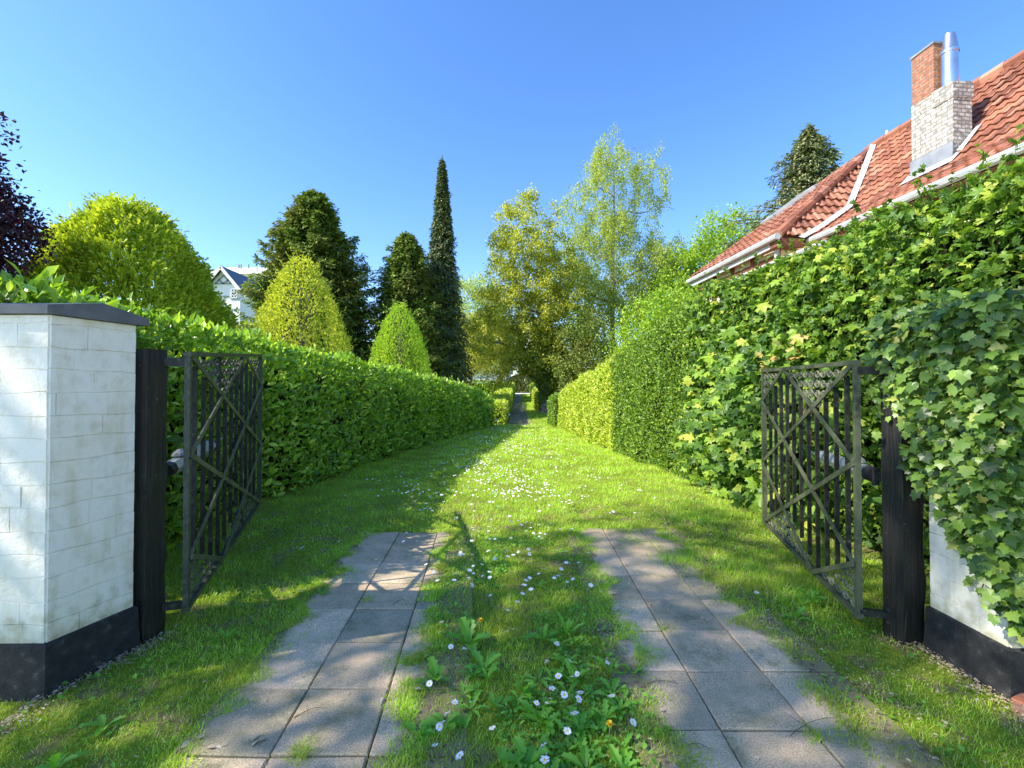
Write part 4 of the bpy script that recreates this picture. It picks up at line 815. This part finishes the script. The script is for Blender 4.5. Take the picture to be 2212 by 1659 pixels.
for (px, py) in mid:
    Y = 1.44 * F / (py - HOR); daisy((px - CX) / F * Y, Y, .06, r.uniform(.85, 1.15), r.uniform(.1, .6), r.uniform(0, 6.28), LM, 'daisies in the middle of the drive', protos[r.integers(0, 3)])
# far drifts: individuals first (nearest), then a carpet
def drift(n, y0, y1, rr):
    o = []
    while len(o) < n:
        y = math.exp(rr.uniform(math.log(y0), math.log(y1))); x = rr.uniform(-2.6, 2.4); 
        if not (hedgeXL(y) + .25 < x < hedgeXR(y) - .3): continue
        d = math.exp(-((x - (-.2 + .0 * y)) / (1.15 + .02 * y)) ** 2) * (.35 + .65 * (math.sin(x * 3 + y * 1.1) > -.2))
        if y < 5.2: d = math.exp(-((x - .05) / .5) ** 2)
        if rr.random() < d: o.append((x, y))
    return o
def flat_daisy():
    g = Geo(); V = [(0, 0, .0)] + [(math.cos(a) * .0165 * q, math.sin(a) * .0165 * q, .001) for a, q in zip(np.arange(16) / 16 * 6.283, [1, .75] * 8)]
    g.add(np.array(V) + [0, 0, .055], [(0, 1 + i, 1 + (i + 1) % 16) for i in range(16)], 0); g.tube([(0, 0, 0), (.004, 0, .055)], .001, 3, 1)
    d = dome(.005, .003, 5); g.add(np.concatenate(d.V) + [0, 0, .056], [(0, 1 + i, 1 + (i + 1) % 5) for i in range(5)], 2); return g.build('daisy', [M['daisyw'], M['stem'], M['daisyy']])
fd = None
for i, (x, y) in enumerate(drift(205, 3.2, 9.5, r)):
    if fd is None: o = fd = flat_daisy()
    else: o = fd.copy(); col.objects.link(o)
    o.location = (x, y, float(zg(x, y))); sc = r.uniform(.85, 1.3); o.scale = (sc, sc, sc); o.rotation_euler = (r.normal(0, .2) + .15, r.normal(0, .2), r.uniform(0, 6)); tag(o, LF if y > 5.5 else LM, 'daisy', 'daisies in drifts on the far lawn' if y > 5.5 else 'daisies in the middle of the drive')
def carpet():
    g = Geo(); P = np.array(drift(1100, 6.0, 23.5, r)); N = len(P); rad = .015 * (P[:, 1] / 9) ** .3
    T = (A_((1,0,0),(.5,.87,0),(-.5,.87,0),(-1,0,0),(-.5,-.87,0),(.5,-.87,0)), [np.array([(0,1,2,3,4,5)])])
    g.leaves(T, np.stack([P[:, 0], P[:, 1], zg(P[:, 0], P[:, 1]) + r.uniform(.04, .075, N)], -1), r.normal(0, 1, (N, 3)) * [1, 1, .1], r.normal(0, .25, (N, 3)) + [0, -.35, 1], rad)
    tag(g.build('daisy_carpet', M['daisyw']), 'dense white carpet of distant daisies over the far lawn', 'daisies', kind='stuff')
carpet()
def dandelion(px, py, h, lab, az):
    Y = (EYE - h) * F / (py - HOR); x = (px - CX) / F * Y; z = float(zg(x, Y)); root = empty('dandelion', (x, Y, z)); g = Geo(); t = np.linspace(0, 1, 6); g.tube(np.stack([-.012 * (1 - t) ** 2, 0 * t, h * t], -1), .0017, 6); g.build('stem', M['stem'], root)
    g = Geo(); rr = np.random.default_rng(int(px)); n = 90; a = rr.uniform(0, 6.28, n); e = rr.uniform(.05, 1.1, n); d = np.stack([np.cos(a) * np.cos(e), np.sin(a) * np.cos(e), np.sin(e)], -1)
    T = (A_((-.09,0,0),(.09,0,0),(.1,.9,0),(-.1,.9,0)), [np.array([(0,1,2,3)])]); g.leaves(T, np.tile([0, 0, h], (n, 1)), d, np.stack([-np.cos(a) * np.sin(e), -np.sin(a) * np.sin(e), np.cos(e)], -1), rr.uniform(.014, .021, n)); g.build('flower_head', M['daisyy'], root)
    g = Geo(); g.tube([(0, 0, h - .008), (0, 0, h + .001)], [.003, .006], 7); g.build('bud_base', M['stem'], root); tag(root, lab, 'dandelion'); return root
dandelion(892, 1125, .07, 'yellow dandelion on the lawn just above the far end of the left paving', 0); dandelion(1038, 1338, .08, 'yellow dandelion beside the big upright leaves in the central strip', 0)
dandelion(1315, 1557, .09, 'tall nearest yellow dandelion at the right edge of the central strip', 0); dandelion(727, 1045, .06, 'tiny yellow dandelion near the foot of the laurel hedge', 0)
dandelion(1032, 1130, .06, 'small yellow dandelion in the middle of the lawn past the paving', 0); dandelion(1450, 1603, .03, 'low yellow bud at the near left of the central strip', 0) if False else None

def rosette(px, py, n, L, lab, group=None, upr=.9, seed=0, wide=1.0):
    Y = (EYE - .02) * F / (py - HOR); x = (px - CX) / F * Y; rr = np.random.default_rng(seed + 100); g = Geo()
    for k in range(n):
        a = k * 2.4 + rr.normal(0, .3); e = rr.uniform(.35, 1.0) * upr; l = L * rr.uniform(.65, 1.15); w0 = l * .14 * wide; m = 9; t = np.linspace(0, 1, m); cu = rr.uniform(.4, 1.1)
        ang = e - cu * t; dx = np.cumsum(np.cos(ang)) / m * l; dz = np.cumsum(np.sin(ang)) / m * l; wv = w0 * np.sin(np.pi * np.clip(t * .88 + .06, 0, 1)) ** .8 * (.75 + .35 * t) * (1 + .28 * np.where(np.arange(m) % 2, 1, -1) * (t > .1)); wv[-1] = .001
        d = np.array([math.cos(a), math.sin(a)]); s_ = np.array([-d[1], d[0]]); V = []
        for i in range(m):
            c = d * dx[i]; V += [(c[0] + s_[0] * wv[i], c[1] + s_[1] * wv[i], dz[i] + wv[i] * .45), (c[0], c[1], dz[i]), (c[0] - s_[0] * wv[i], c[1] - s_[1] * wv[i], dz[i] + wv[i] * .45)]
        g.add(V, [(3 * i + j, 3 * i + j + 1, 3 * i + j + 4, 3 * i + j + 3) for i in range(m - 1) for j in range(2)])
    o = g.build('leafy_weed', M['weed']); o.location = (x, Y, float(zg(x, Y))); tag(o, lab, 'weed', group)
rosette(1012, 1385, 7, .15, 'broad upright dandelion leaves in the central strip beside a yellow flower', None, 1.5, 1, 1.6); rosette(1045, 1440, 6, .12, 'upright leaf clump just below the broadest dandelion leaves', None, 1.3, 2, 1.3)
rosette(1175, 1375, 7, .13, 'narrow upright leaf clump near the middle of the central strip', None, 1.6, 3); rosette(1222, 1365, 6, .15, 'tallest thin leafed weed beside the right paving', None, 1.7, 4, .8); rosette(1222, 1425, 6, .1, 'small leaf clump under the tallest thin weed', None, 1.2, 5)
rosette(235, 1555, 6, .1, 'lone leafy weed on the near left grass', None, 1.2, 6, 1.3); rosette(128, 1650, 6, .11, 'leafy weed at the bottom left corner of the grass', None, 1.5, 7, 1.2); rosette(1748, 1290, 8, .13, 'broad leafed weed in front of the algae-streaked gate', None, 1.2, 8, 1.6); rosette(1715, 1325, 6, .11, 'weed a little nearer than the broad leafed one by the gate', None, 1.1, 9, 1.3)
rosette(495, 1370, 6, .09, 'dandelion leaves in the grass left of the left paving', None, 1.2, 10)
rr2 = np.random.default_rng(50)
for k in range(44):
    px = rr2.uniform(870, 1370); py = rr2.uniform(1440, 1680); 
    if px < 900 + (1560 - py) * .3: px += 90
    rosette(px, py, rr2.integers(4, 8), rr2.uniform(.06, .12), 'low serrated weed rosette among the daisies of the near central strip', 'weed rosettes in the near central strip', rr2.uniform(.9, 1.5), 20 + k, rr2.uniform(.9, 1.6))
for k in range(22):
    y = rr2.uniform(3.2, 6.5); x = rr2.choice([rr2.normal(-.1, .35), rr2.normal(-2.2, .4), rr2.normal(2.1, .35)]); rosette(CX + x * F / y, HOR + (EYE - .02) * F / y, rr2.integers(5, 8), rr2.uniform(.05, .09), 'small dark weed rosette sunk in the mown grass', 'small weed rosettes in the lawn', 1.0, 80 + k)
# curled dry leaves, bird feathers of bark on the slabs
for k, (px, py) in enumerate(((830, 1502), (668, 1322), (480, 1600), (905, 1478), (860, 1108), (1328, 1308), (1400, 1300), (1430, 1530), (420, 1590), (595, 1420), (1322, 1278), (1512, 1330), (940, 1460), (120, 1480), (700, 1190), (1180, 1420), (1640, 1650), (560, 1585))):
    Y = 1.48 * F / (py - HOR); g = Geo(); q = np.random.default_rng(k + 5); n = q.integers(1, 4); g.leaves(T_LAUREL, q.normal(0, .012, (n, 3)) * [1, 1, .2] + [0, 0, .004], q.normal(0, 1, (n, 3)) * [1, 1, .15], q.normal(0, .3, (n, 3)) + [0, 0, 1], q.uniform(.025, .05, n), wide=1.5)
    o = g.build('dry_leaf', M['dry']); x = (px - CX) / F * Y; o.location = (x, Y, float(zg(x, Y)) + .014); tag(o, 'curled pale dry leaf lying on the grass or slabs', 'dry leaf', 'scattered dry leaves')
for k, (px, py, Lt) in enumerate(((1560, 1290, .12), (905, 1420, .1), (640, 1540, .14), (1395, 1470, .16), (850, 1300, .1), (1480, 1600, .1), (1700, 1580, .3))):
    Y = 1.48 * F / (py - HOR); g = Geo(); q = np.random.default_rng(k + 70); t = np.linspace(0, 1, 6); a = q.uniform(-.6, .6); g.tube(np.stack([Lt * t * math.cos(a), Lt * t * math.sin(a) + .02 * np.sin(t * 3), .006 + .008 * np.sin(t * 3)], -1), [.0018, .0018, .0015, .0013, .001, .0006], 5); g.tube([(Lt * .4 * math.cos(a), Lt * .4 * math.sin(a), .01), (Lt * .5 * math.cos(a + .8), Lt * .5 * math.sin(a + .8), .012)], .001, 4)
    o = g.build('twig', M['twig']); x = (px - CX) / F * Y; o.location = (x, Y, float(zg(x, Y)) + .008); tag(o, 'thin dry twig lying near the paving', 'twig', 'scattered dry twigs')
rosette_done = True

# ------------------------------------------------------------------ trees
def shrub_crown(name, x, y, zb, zt, rad, prof, n, size, mat, label, T=T_SPRAY, upw=.4, outw=.8, seed=1, lump=.12, lf=6, core=True, group=None, cat='tree', trunk=.12, jit=.35, spikes=0, deep=.16):
    """dense crown: foliage sprays through the outer volume of a body of revolution with lumps, over a real trunk and limbs"""
    rr = np.random.default_rng(seed); root = empty(name, (x, y, zb)); H_ = zt - zb; g = Geo()
    g.tube([(0, 0, -.3), (.03, .02, H_ * .5), (0, 0, H_ * .9)], [trunk, trunk * .7, trunk * .2], 8)
    for k in range(22):
        a = k * 2.4; z = H_ * rr.uniform(.1, .85); R_ = rad * prof(z / H_) * .85; g.tube([(0, 0, z * .8), (math.cos(a) * R_ * .5, math.sin(a) * R_ * .5, z), (math.cos(a) * R_, math.sin(a) * R_, z + .12 * H_)], [trunk * .35, trunk * .2, .01], 5)
    g.build('trunk', M['bark'], root)
    g = Geo(); tt = np.linspace(.001, .999, 200); w_ = np.array([prof(t) for t in tt]) + .05; t = np.interp(rr.random(n), np.cumsum(w_) / w_.sum(), tt); a = rr.uniform(0, 6.283, n)
    lumpv = lump * (np.sin(a * lf + t * 9) + np.sin(a * (lf * 2 - 1) - t * 21 + 1) * .7 + np.sin(t * 34 + a * 3) * .7)
    q = 1 - np.abs(rr.normal(0, deep, n)) + lumpv; q = np.clip(q, .08, None); Rr = rad * np.array([prof(v) for v in t]) * q
    P = np.stack([np.cos(a) * Rr, np.sin(a) * Rr, t * H_ + rr.normal(0, .02 * H_, n)], -1); o = np.stack([np.cos(a), np.sin(a), .35 + 0 * a], -1)
    d = o * outw + rr.normal(0, jit, (n, 3)) + np.array([0, 0, upw]); nn = o * .8 + rr.normal(0, .35, (n, 3)) + np.array([0, 0, .5]); g.leaves(T, P, d, nn, size * rr.uniform(.6, 1.3, n))
    for k in range(spikes):
        tq = rr.uniform(.45, .98); a = rr.uniform(0, 6.28); R_ = rad * prof(tq) * .95; p0 = np.array([math.cos(a) * R_, math.sin(a) * R_, tq * H_]); dr = nrm(np.array([math.cos(a) * .8, math.sin(a) * .8, 1.1]) + rr.normal(0, .25, 3)); L = rr.uniform(.25, .7); m = 16; s = rr.random(m)
        g.leaves(T, p0 + dr * (L * s)[:, None], dr + rr.normal(0, .45, (m, 3)), rr.normal(0, .5, (m, 3)) + np.array([0, 0, .6]), size * rr.uniform(.4, .9, m))
    g.build('crown', mat, root); tag(root, label, cat, group); return root
G = lambda x, y: float(zg(x, y))
# thuja-like golden cypress, two cones, tall conifers
pr_th = lambda t: min(1, (1 - t) ** .5 * 1.2) * (1 if t > .35 else .92 + .08 * t / .35)
shrub_crown('golden_cypress', -13.65, 16, 0, 8.05, 3.35, pr_th, 80000, .19, M['thuja'], 'large round headed golden cypress above the bare white pillar', upw=.35, seed=3, lump=.07, lf=5, spikes=150, deep=.1, trunk=.25)
pr_cone = lambda t: max(0, (1 - t)) ** .58 * (1 if t > .1 else .9)
shrub_crown('golden_conifer', -7.05, 15, 0, 5.9, 2.2, pr_cone, 26000, .085, M['gold'], 'dense golden conical tree, the larger of the two cones over the laurel hedge', T=T_DIA, seed=4, lump=.05, lf=7, spikes=60, trunk=.12, deep=.08)
shrub_crown('golden_conifer', -4.75, 19, -.2, 5.1, 1.85, pr_cone, 22000, .08, M['lime'], 'smaller lime green conical tree over the laurel hedge', T=T_DIA, seed=5, lump=.05, lf=6, spikes=60, trunk=.1, deep=.08)
def conifer(name, x, y, zb, zt, rad, prof, nb, mat, label, seed=1, droop=.25, size=.35, per=46, up0=.2, trunk=.22, hang=.4, flat=.18, fill=0):
    """whorled conifer: each bough carries side sprays; gaps stay between the boughs"""
    rr = np.random.default_rng(seed); root = empty(name, (x, y, zb)); H_ = zt - zb; tk = Geo(); tk.tube([(0, 0, -.3), (0, 0, H_ * .5), (0, 0, H_)], [trunk, trunk * .6, .02], 8); g = Geo()
    for k in range(nb):
        t = .03 + .96 * (k + rr.random()) / nb; a = k * 2.39996 + rr.normal(0, .25); L = rad * prof(t) * rr.uniform(.6, 1.2); z = t * H_; s = np.linspace(0, 1, 7)
        pz = z + L * (up0 * s - droop * s ** 2 + .1 * s ** 4); bx = np.stack([np.cos(a) * L * s, np.sin(a) * L * s, pz], -1); tk.tube(bx, np.linspace(.035 * (L / 2 + .3), .006, 7), 4, caps=False)
        m = int(per * (.35 + L / rad)); sv = rr.random(m) ** .75; P = np.stack([np.interp(sv, s, bx[:, i]) for i in range(3)], -1); sd = rr.choice([-1, 1], m); wdt = L * .26 * (1 - sv * .7) * rr.random(m)
        tang = np.array([-math.sin(a), math.cos(a), 0]); P = P + tang * (sd * wdt)[:, None] + rr.normal(0, flat * .5, (m, 3)) * [.5, .5, .8]; P[:, 2] -= np.abs(rr.normal(0, flat, m)) * .6
        d = np.array([math.cos(a), math.sin(a), 0]) * .8 + tang * (sd * .7)[:, None] + rr.normal(0, .35, (m, 3)) - np.array([0, 0, hang]); nn = np.array([math.cos(a) * .3, math.sin(a) * .3, 1]) + rr.normal(0, .3, (m, 3))
        g.leaves(T_SPRAY, P, d, nn, size * rr.uniform(.55, 1.25, m))
    if fill:
        n = fill; t = rr.random(n) ** 1.3 * .95; a = rr.uniform(0, 6.28, n); q = rad * np.array([prof(v) for v in t]) * rr.uniform(.25, .8, n); P = np.stack([np.cos(a) * q, np.sin(a) * q, t * H_], -1); g.leaves(T_SPRAY, P, rr.normal(0, .6, (n, 3)) + np.stack([np.cos(a), np.sin(a), -.3 + 0 * a], -1), rr.normal(0, .4, (n, 3)) + [0, 0, .8], size * 1.4)
    n = 60; zt_ = rr.uniform(.94, 1.0, n); g.leaves(T_SPRAY, np.stack([0 * zt_, 0 * zt_, zt_ * H_], -1) + rr.normal(0, .05, (n, 3)), rr.normal(0, .4, (n, 3)) + [0, 0, .8], rr.normal(0, .5, (n, 3)) + [0, 0, .3], size * .7)
    tk.build('trunk', M['bark'], root); g.build('crown', mat, root); tag(root, label, 'tree'); return root
pr_y = lambda t: min(1, (1 - t) ** .62 * 1.2)
conifer('cypress_tree', -13.3, 30, 0, 14.8, 4.7, pr_y, 520, M['yew'], 'broad dark green conifer with a domed top behind the golden cones', seed=8, droop=.15, up0=.35, size=.32, per=210, hang=.15, trunk=.4, fill=22000)
conifer('cypress_tree', -7.3, 31, 0, 12.4, 3.9, lambda t: min(1, (1 - t) ** .6), 340, M['yew'], 'narrower dark conifer tucked left of the tall pointed spruce', seed=9, droop=.2, up0=.4, size=.28, per=150, hang=.15, fill=14000)
conifer('spruce_tree', -5.15, 33, -.4, 18.7, 2.75, lambda t: .4 * (1 - t) / .4 + .01 if t > .6 else .42 + .58 * ((.6 - t) / .6) ** .75, 460, M['spruce'], 'tall narrow pointed spruce standing highest left of the drive', seed=10, droop=.55, up0=.12, size=.22, per=110, hang=.6, fill=14000)
conifer('spruce_tree', 21.3, 32, .6, 20.6, 13, lambda t: (1 - t) ** .95 * (.85 + .2 * math.sin(t * 23)), 420, M['brown_spruce'], 'dark cone laden spruce rising behind the orange roof', seed=11, droop=.45, up0=.4, size=.3, per=130, hang=.35, fill=6000)

def broadleaf(name, x, y, zb, env, trunk, limbs, nsub, leafn, size, mat, label, seed=1, T=T_DIA, bark=None, clump=.8, droop=0, hangl=0, trad=.35, flatten=1, biasout=.5, ivy_h=0, lean=(0, 0)):
    """trunk -> limbs to points in the envelope -> sub-branches -> leaf clumps.  env: list of ellipsoids (cx,cy,cz,rx,ry,rz) about the foot"""
    rr = np.random.default_rng(seed); root = empty(name, (x, y, zb)); tk = Geo(); g = Geo(); nodes = []; env = np.array(env, float)
    def sample(n, lo=0.):
        vol = env[:, 3] * env[:, 4] * env[:, 5]; k = rr.choice(len(env), n, p=vol / vol.sum()); d = nrm(rr.normal(0, 1, (n, 3))); q = lo + (1 - lo) * rr.random(n) ** biasout
        return env[k, :3] + d * env[k, 3:] * q[:, None]
    hT = trunk; t = np.linspace(0, 1, 12); tp = np.stack([lean[0] * t + .12 * np.sin(t * 5 + seed) * t, lean[1] * t + .12 * np.cos(t * 4) * t, -.3 + (hT + .3) * t], -1); rad = trad * (1 - .8 * t) ; rad[0] *= 1.5; rad[1] *= 1.1
    tk.tube(tp, rad, 9)
    for i in range(3, 12): nodes.append((tp[i], rad[i]))
    def branch(target, r0f, minz, n=7, sag=0, nmax=.12):
        P = np.array([q[0] for q in nodes]); Rd = np.array([q[1] for q in nodes]); dz = target[2] - P[:, 2]; D = np.linalg.norm(P - target, axis=1) + np.where(dz < minz * np.linalg.norm(P[:, :2] - target[:2], axis=1), 50, 0)
        k = int(np.argmin(D)); a = P[k]; L = np.linalg.norm(target - a)
        if L < .15: return a, np.array([0, 0, 1.])
        s = np.linspace(0, 1, n); c = a + (target - a) * .5 + np.array([0, 0, .16 * L]) * (1 - sag) + rr.normal(0, .07 * L, 3)
        pts = ((1 - s) ** 2)[:, None] * a + (2 * s * (1 - s))[:, None] * c + (s ** 2)[:, None] * target; pts[1:-1] += rr.normal(0, .025 * L, (n - 2, 3))
        r0 = min(Rd[k] * r0f, nmax); rd = r0 * (1 - .75 * s); tk.tube(pts, rd, 5, caps=False)
        for i in range(1, n): nodes.append((pts[i], rd[i]))
        return pts[-1], nrm(pts[-1] - pts[-3])
    for T0 in limbs: branch(np.array(T0, float), .75, .15, 9, nmax=trad * .5)
    ends = []
    for p in sample(nsub, .25): e, d = branch(p, .6, -.1, 6, nmax=.05); ends.append((e, d))
    ends2 = []
    for p in sample(nsub * 2, .45): e, d = branch(p, .7, -.6, 4, nmax=.022); ends2.append((e, d))
    E = np.array([e for e, d in ends + ends2]); Dd = np.array([d for e, d in ends + ends2]); k = rr.integers(0, len(E), leafn); off = rr.normal(0, clump * .45, (leafn, 3)); off[:, 2] *= flatten
    P = E[k] + off
    if hangl: hl = rr.random(leafn) * hangl * rr.uniform(.3, 1, leafn); P[:, 2] -= hl; P[:, :2] = E[k][:, :2] + np.round(off[:, :2] / .16) * .16 + rr.normal(0, .03, (leafn, 2)) 
    d = rr.normal(0, .6, (leafn, 3)) + np.array([0, 0, -droop]); nn = rr.normal(0, .6, (leafn, 3)) + np.array([-.2, 0, .8]); g.leaves(T, P, d, nn, size * rr.uniform(.55, 1.3, leafn))
    if hangl:
        for e in E[rr.integers(0, len(E), 260)]:
            q = e + np.append(rr.normal(0, .3, 2), 0); tk.tube([e, q, q - [0, 0, hangl * rr.uniform(.3, .8)]], [.008, .006, .003], 3, caps=False)
    tk.build('trunk', bark or M['bark'], root); g.build('crown', mat, root)
    if ivy_h:
        iv = Geo(); n = 11000; z = rr.random(n) ** .9 * ivy_h; a = rr.uniform(0, 6.28, n); bul = .3 + 1.25 * np.exp(-((z - ivy_h * .5) / (ivy_h * .27)) ** 2); q = bul * (1 - np.abs(rr.normal(0, .2, n)) + .2 * np.sin(a * 5 + z * 2)); z = z + .9
        iv.leaves(T_DIA, np.stack([np.cos(a) * q, np.sin(a) * q, z], -1), np.stack([np.cos(a), np.sin(a), -.5 + 0 * a], -1) + rr.normal(0, .5, (n, 3)), np.stack([np.cos(a), np.sin(a), .6 + 0 * a], -1) + rr.normal(0, .4, (n, 3)), .2 * rr.uniform(.6, 1.2, n)); iv.build('ivy_sleeve', M['yew'], root)
    tag(root, label, 'tree'); return root
# olive maple with ivy round its trunk
broadleaf('maple_tree', 2.75, 36, -.42, [(-1.5, 0, 10.5, 3.6, 3.4, 7.6), (-3.6, 0, 6.6, 2.9, 2.8, 4.6), (.6, 0, 8, 3.2, 3, 6), (1.5, 0, 5, 3.2, 3, 3.2), (-4.2, -.5, 5.6, 2.2, 2, 2.2)], 10.5,
          [(-2, .3, 15.5), (-3.5, -.5, 12.5), (.8, .2, 14), (-4.8, 0, 9.2), (1.9, -.6, 9.5), (-1.4, -1, 11), (-5, -.6, 5.6), (3.4, -.4, 6.6), (-3.8, -1.0, 6.0), (-3.6, -1.5, 6.6), (0, -1.6, 7.6), (2.5, -1.4, 4.4)], 300, 74000, .2, M['plane'],
          'broad olive leaved maple with pale limbs and ivy wrapped around its trunk', seed=21, bark=M['bark_pale'], clump=.5, droop=.1, trad=.42, ivy_h=6.4, biasout=.5)
broadleaf('birch_tree', 9.0, 40, -.3, [(0, 0, 20.5, 2.7, 2.4, 4.9), (3.7, 0, 20.3, 1.5, 1.5, 4.2), (-3.2, 0, 17.5, 2, 2, 3.4), (.3, 0, 13, 5.2, 3.6, 5), (4.5, 0, 13.5, 2.6, 2, 3), (0, 0, 7.5, 4, 3, 4)], 21,
          [(-.3, .2, 24.6), (4.3, 0, 23.4), (-3.3, .2, 19.8), (5.6, .2, 18), (-4.2, 0, 14.5), (6.2, .3, 13.3), (2, -.8, 19), (-1.9, -.7, 22), (-3.5, -.6, 10.5), (4.2, -.8, 9.4)], 300, 80000, .165, M['birch'],
          'tallest airy birch with drooping twigs right of the olive maple', seed=22, clump=.42, droop=.8, hangl=1.5, trad=.3, biasout=.6, bark=M['bark_pale'])
broadleaf('pale_tree', -5.2, 56, 0, [(0, 0, 11, 4, 3.5, 5), (2.5, 0, 7.5, 3.6, 3, 4), (-1.5, 0, 6.5, 4, 3, 4)], 11, [(-2, 0, 14), (2, 0, 13), (-3, 0, 9), (4, 0, 9)], 150, 30000, .25, M['pale'], 'pale thin crowned tree far behind the pointed spruce', seed=23, clump=.9, bark=M['bark_pale'])
broadleaf('fresh_maple', 17.2, 39, .2, [(1.2, 0, 13.3, 3.1, 3, 3.4), (-2.4, 0, 9.8, 3.2, 3, 3.6), (1, 0, 8, 5, 3, 4), (4.5, 0, 14.2, 2.2, 2, 2.4)], 11, [(0, 0, 14.5), (-2.5, 0, 12), (3, 0, 13.5), (-4, 0, 8.5), (4.6, 0, 15)], 170, 45000, .24, M['fresh'], 'fresh yellow green tree left of the roof behind the right hedge', seed=24, clump=.8)
broadleaf('bushy_tree', 9.8, 29, -.3, [(0, 0, 4.5, 3.6, 3, 3.6), (2.8, 0, 5.2, 3, 3, 3.4)], 5, [(1, 0, 6.5), (-2, 0, 5.5), (3.5, 0, 6.5)], 150, 30000, .2, M['fresh'], 'low bushy bright green tree over the end of the right hedge', seed=25, clump=.7)
broadleaf('bushy_tree', 5.6, 33, -.3, [(0, 0, 4.0, 2.6, 2.5, 3.6)], 4.5, [(1, 0, 6), (-1.5, 0, 5.5)], 110, 13000, .18, M['yew'], 'darker low tree between the ivy trunk and the birch', seed=26, clump=.6)
broadleaf('bushy_tree', 12.8, 24, -.2, [(0, 0, 5.0, 2.8, 2.5, 3.4)], 5, [(1, 0, 6), (-1.5, 0, 6)], 110, 24000, .17, M['fresh'], 'rounded bright tree just left of the house gutter', seed=27, clump=.6)
broadleaf('bushy_tree', -4.6, 50, .3, [(0, 0, 6.3, 4.2, 2.5, 3.4)], 5, [(1, 0, 6), (-1.5, 0, 6)], 110, 20000, .22, M['plane'], 'low yellowish tree left of the maple above the far hedges', seed=28, clump=.7)
shrub_crown('dark_shrub', 2.2, 82, .95, 4.4, 3.6, lambda t: min(1, (1 - t) ** .4), 6000, .35, M['darkcon'], 'dark shrub closing the end of the earth path', T=T_DIA, seed=29)
shrub_crown('dark_shrub', 7.5, 70, .9, 7.5, 4.5, lambda t: min(1, (1 - t) ** .4), 9000, .35, M['darkcon'], 'large dark shrub far behind the ivy covered trunk', T=T_DIA, seed=30)
shrub_crown('dark_shrub', -8.6, 40, 0, 5.6, 3.2, lambda t: min(1, (1 - t) ** .4), 9000, .25, M['yew'], 'dark shrub filling the gap behind the lime cone', T=T_DIA, seed=31)
shrub_crown('dark_shrub', -19.5, 34, 0, 6.5, 4, lambda t: min(1, (1 - t) ** .4), 9000, .28, M['thuja'], 'green shrub below the half-timbered gable', T=T_DIA, seed=32)
# purple beech at the far left edge
broadleaf('purple_beech', -15.7, 11, 0, [(.3, 0, 5.4, 2.75, 2.6, 2.6), (-.1, 0, 8.0, 2.3, 2, 2.0), (.5, 0, 3.2, 2.5, 2.4, 1.8)], 7, [(-.5, 0, 8), (1.5, 0, 6), (-1.5, 0, 6), (1.8, 0, 4), (.5, -1.5, 5), (0, 1.5, 6)], 200, 60000, .14, M['purple'],
          'dark purple leaved beech at the far left edge', seed=33, clump=.5, trad=.3, biasout=.45)
# tall maples left of the gateway that throw the dappled shade over it
broadleaf('maple_tree', -10.6, -3.1, 0, [(.6, .6, 9.6, 3.2, 4.0, 3.4), (-.5, 1.0, 12.6, 2.6, 3.6, 2.6), (2.2, 1.2, 7.3, 1.6, 3.0, 1.5)], 11, [(1, 0, 13), (-2, 2, 11), (2, 2.5, 9.5), (0, -2.5, 10), (2, -1, 8)], 130, 11500, .18, M['fresh'],
          'tall maple left of the gateway shading the pillars and the near paving', seed=34, clump=.62, trad=.35)
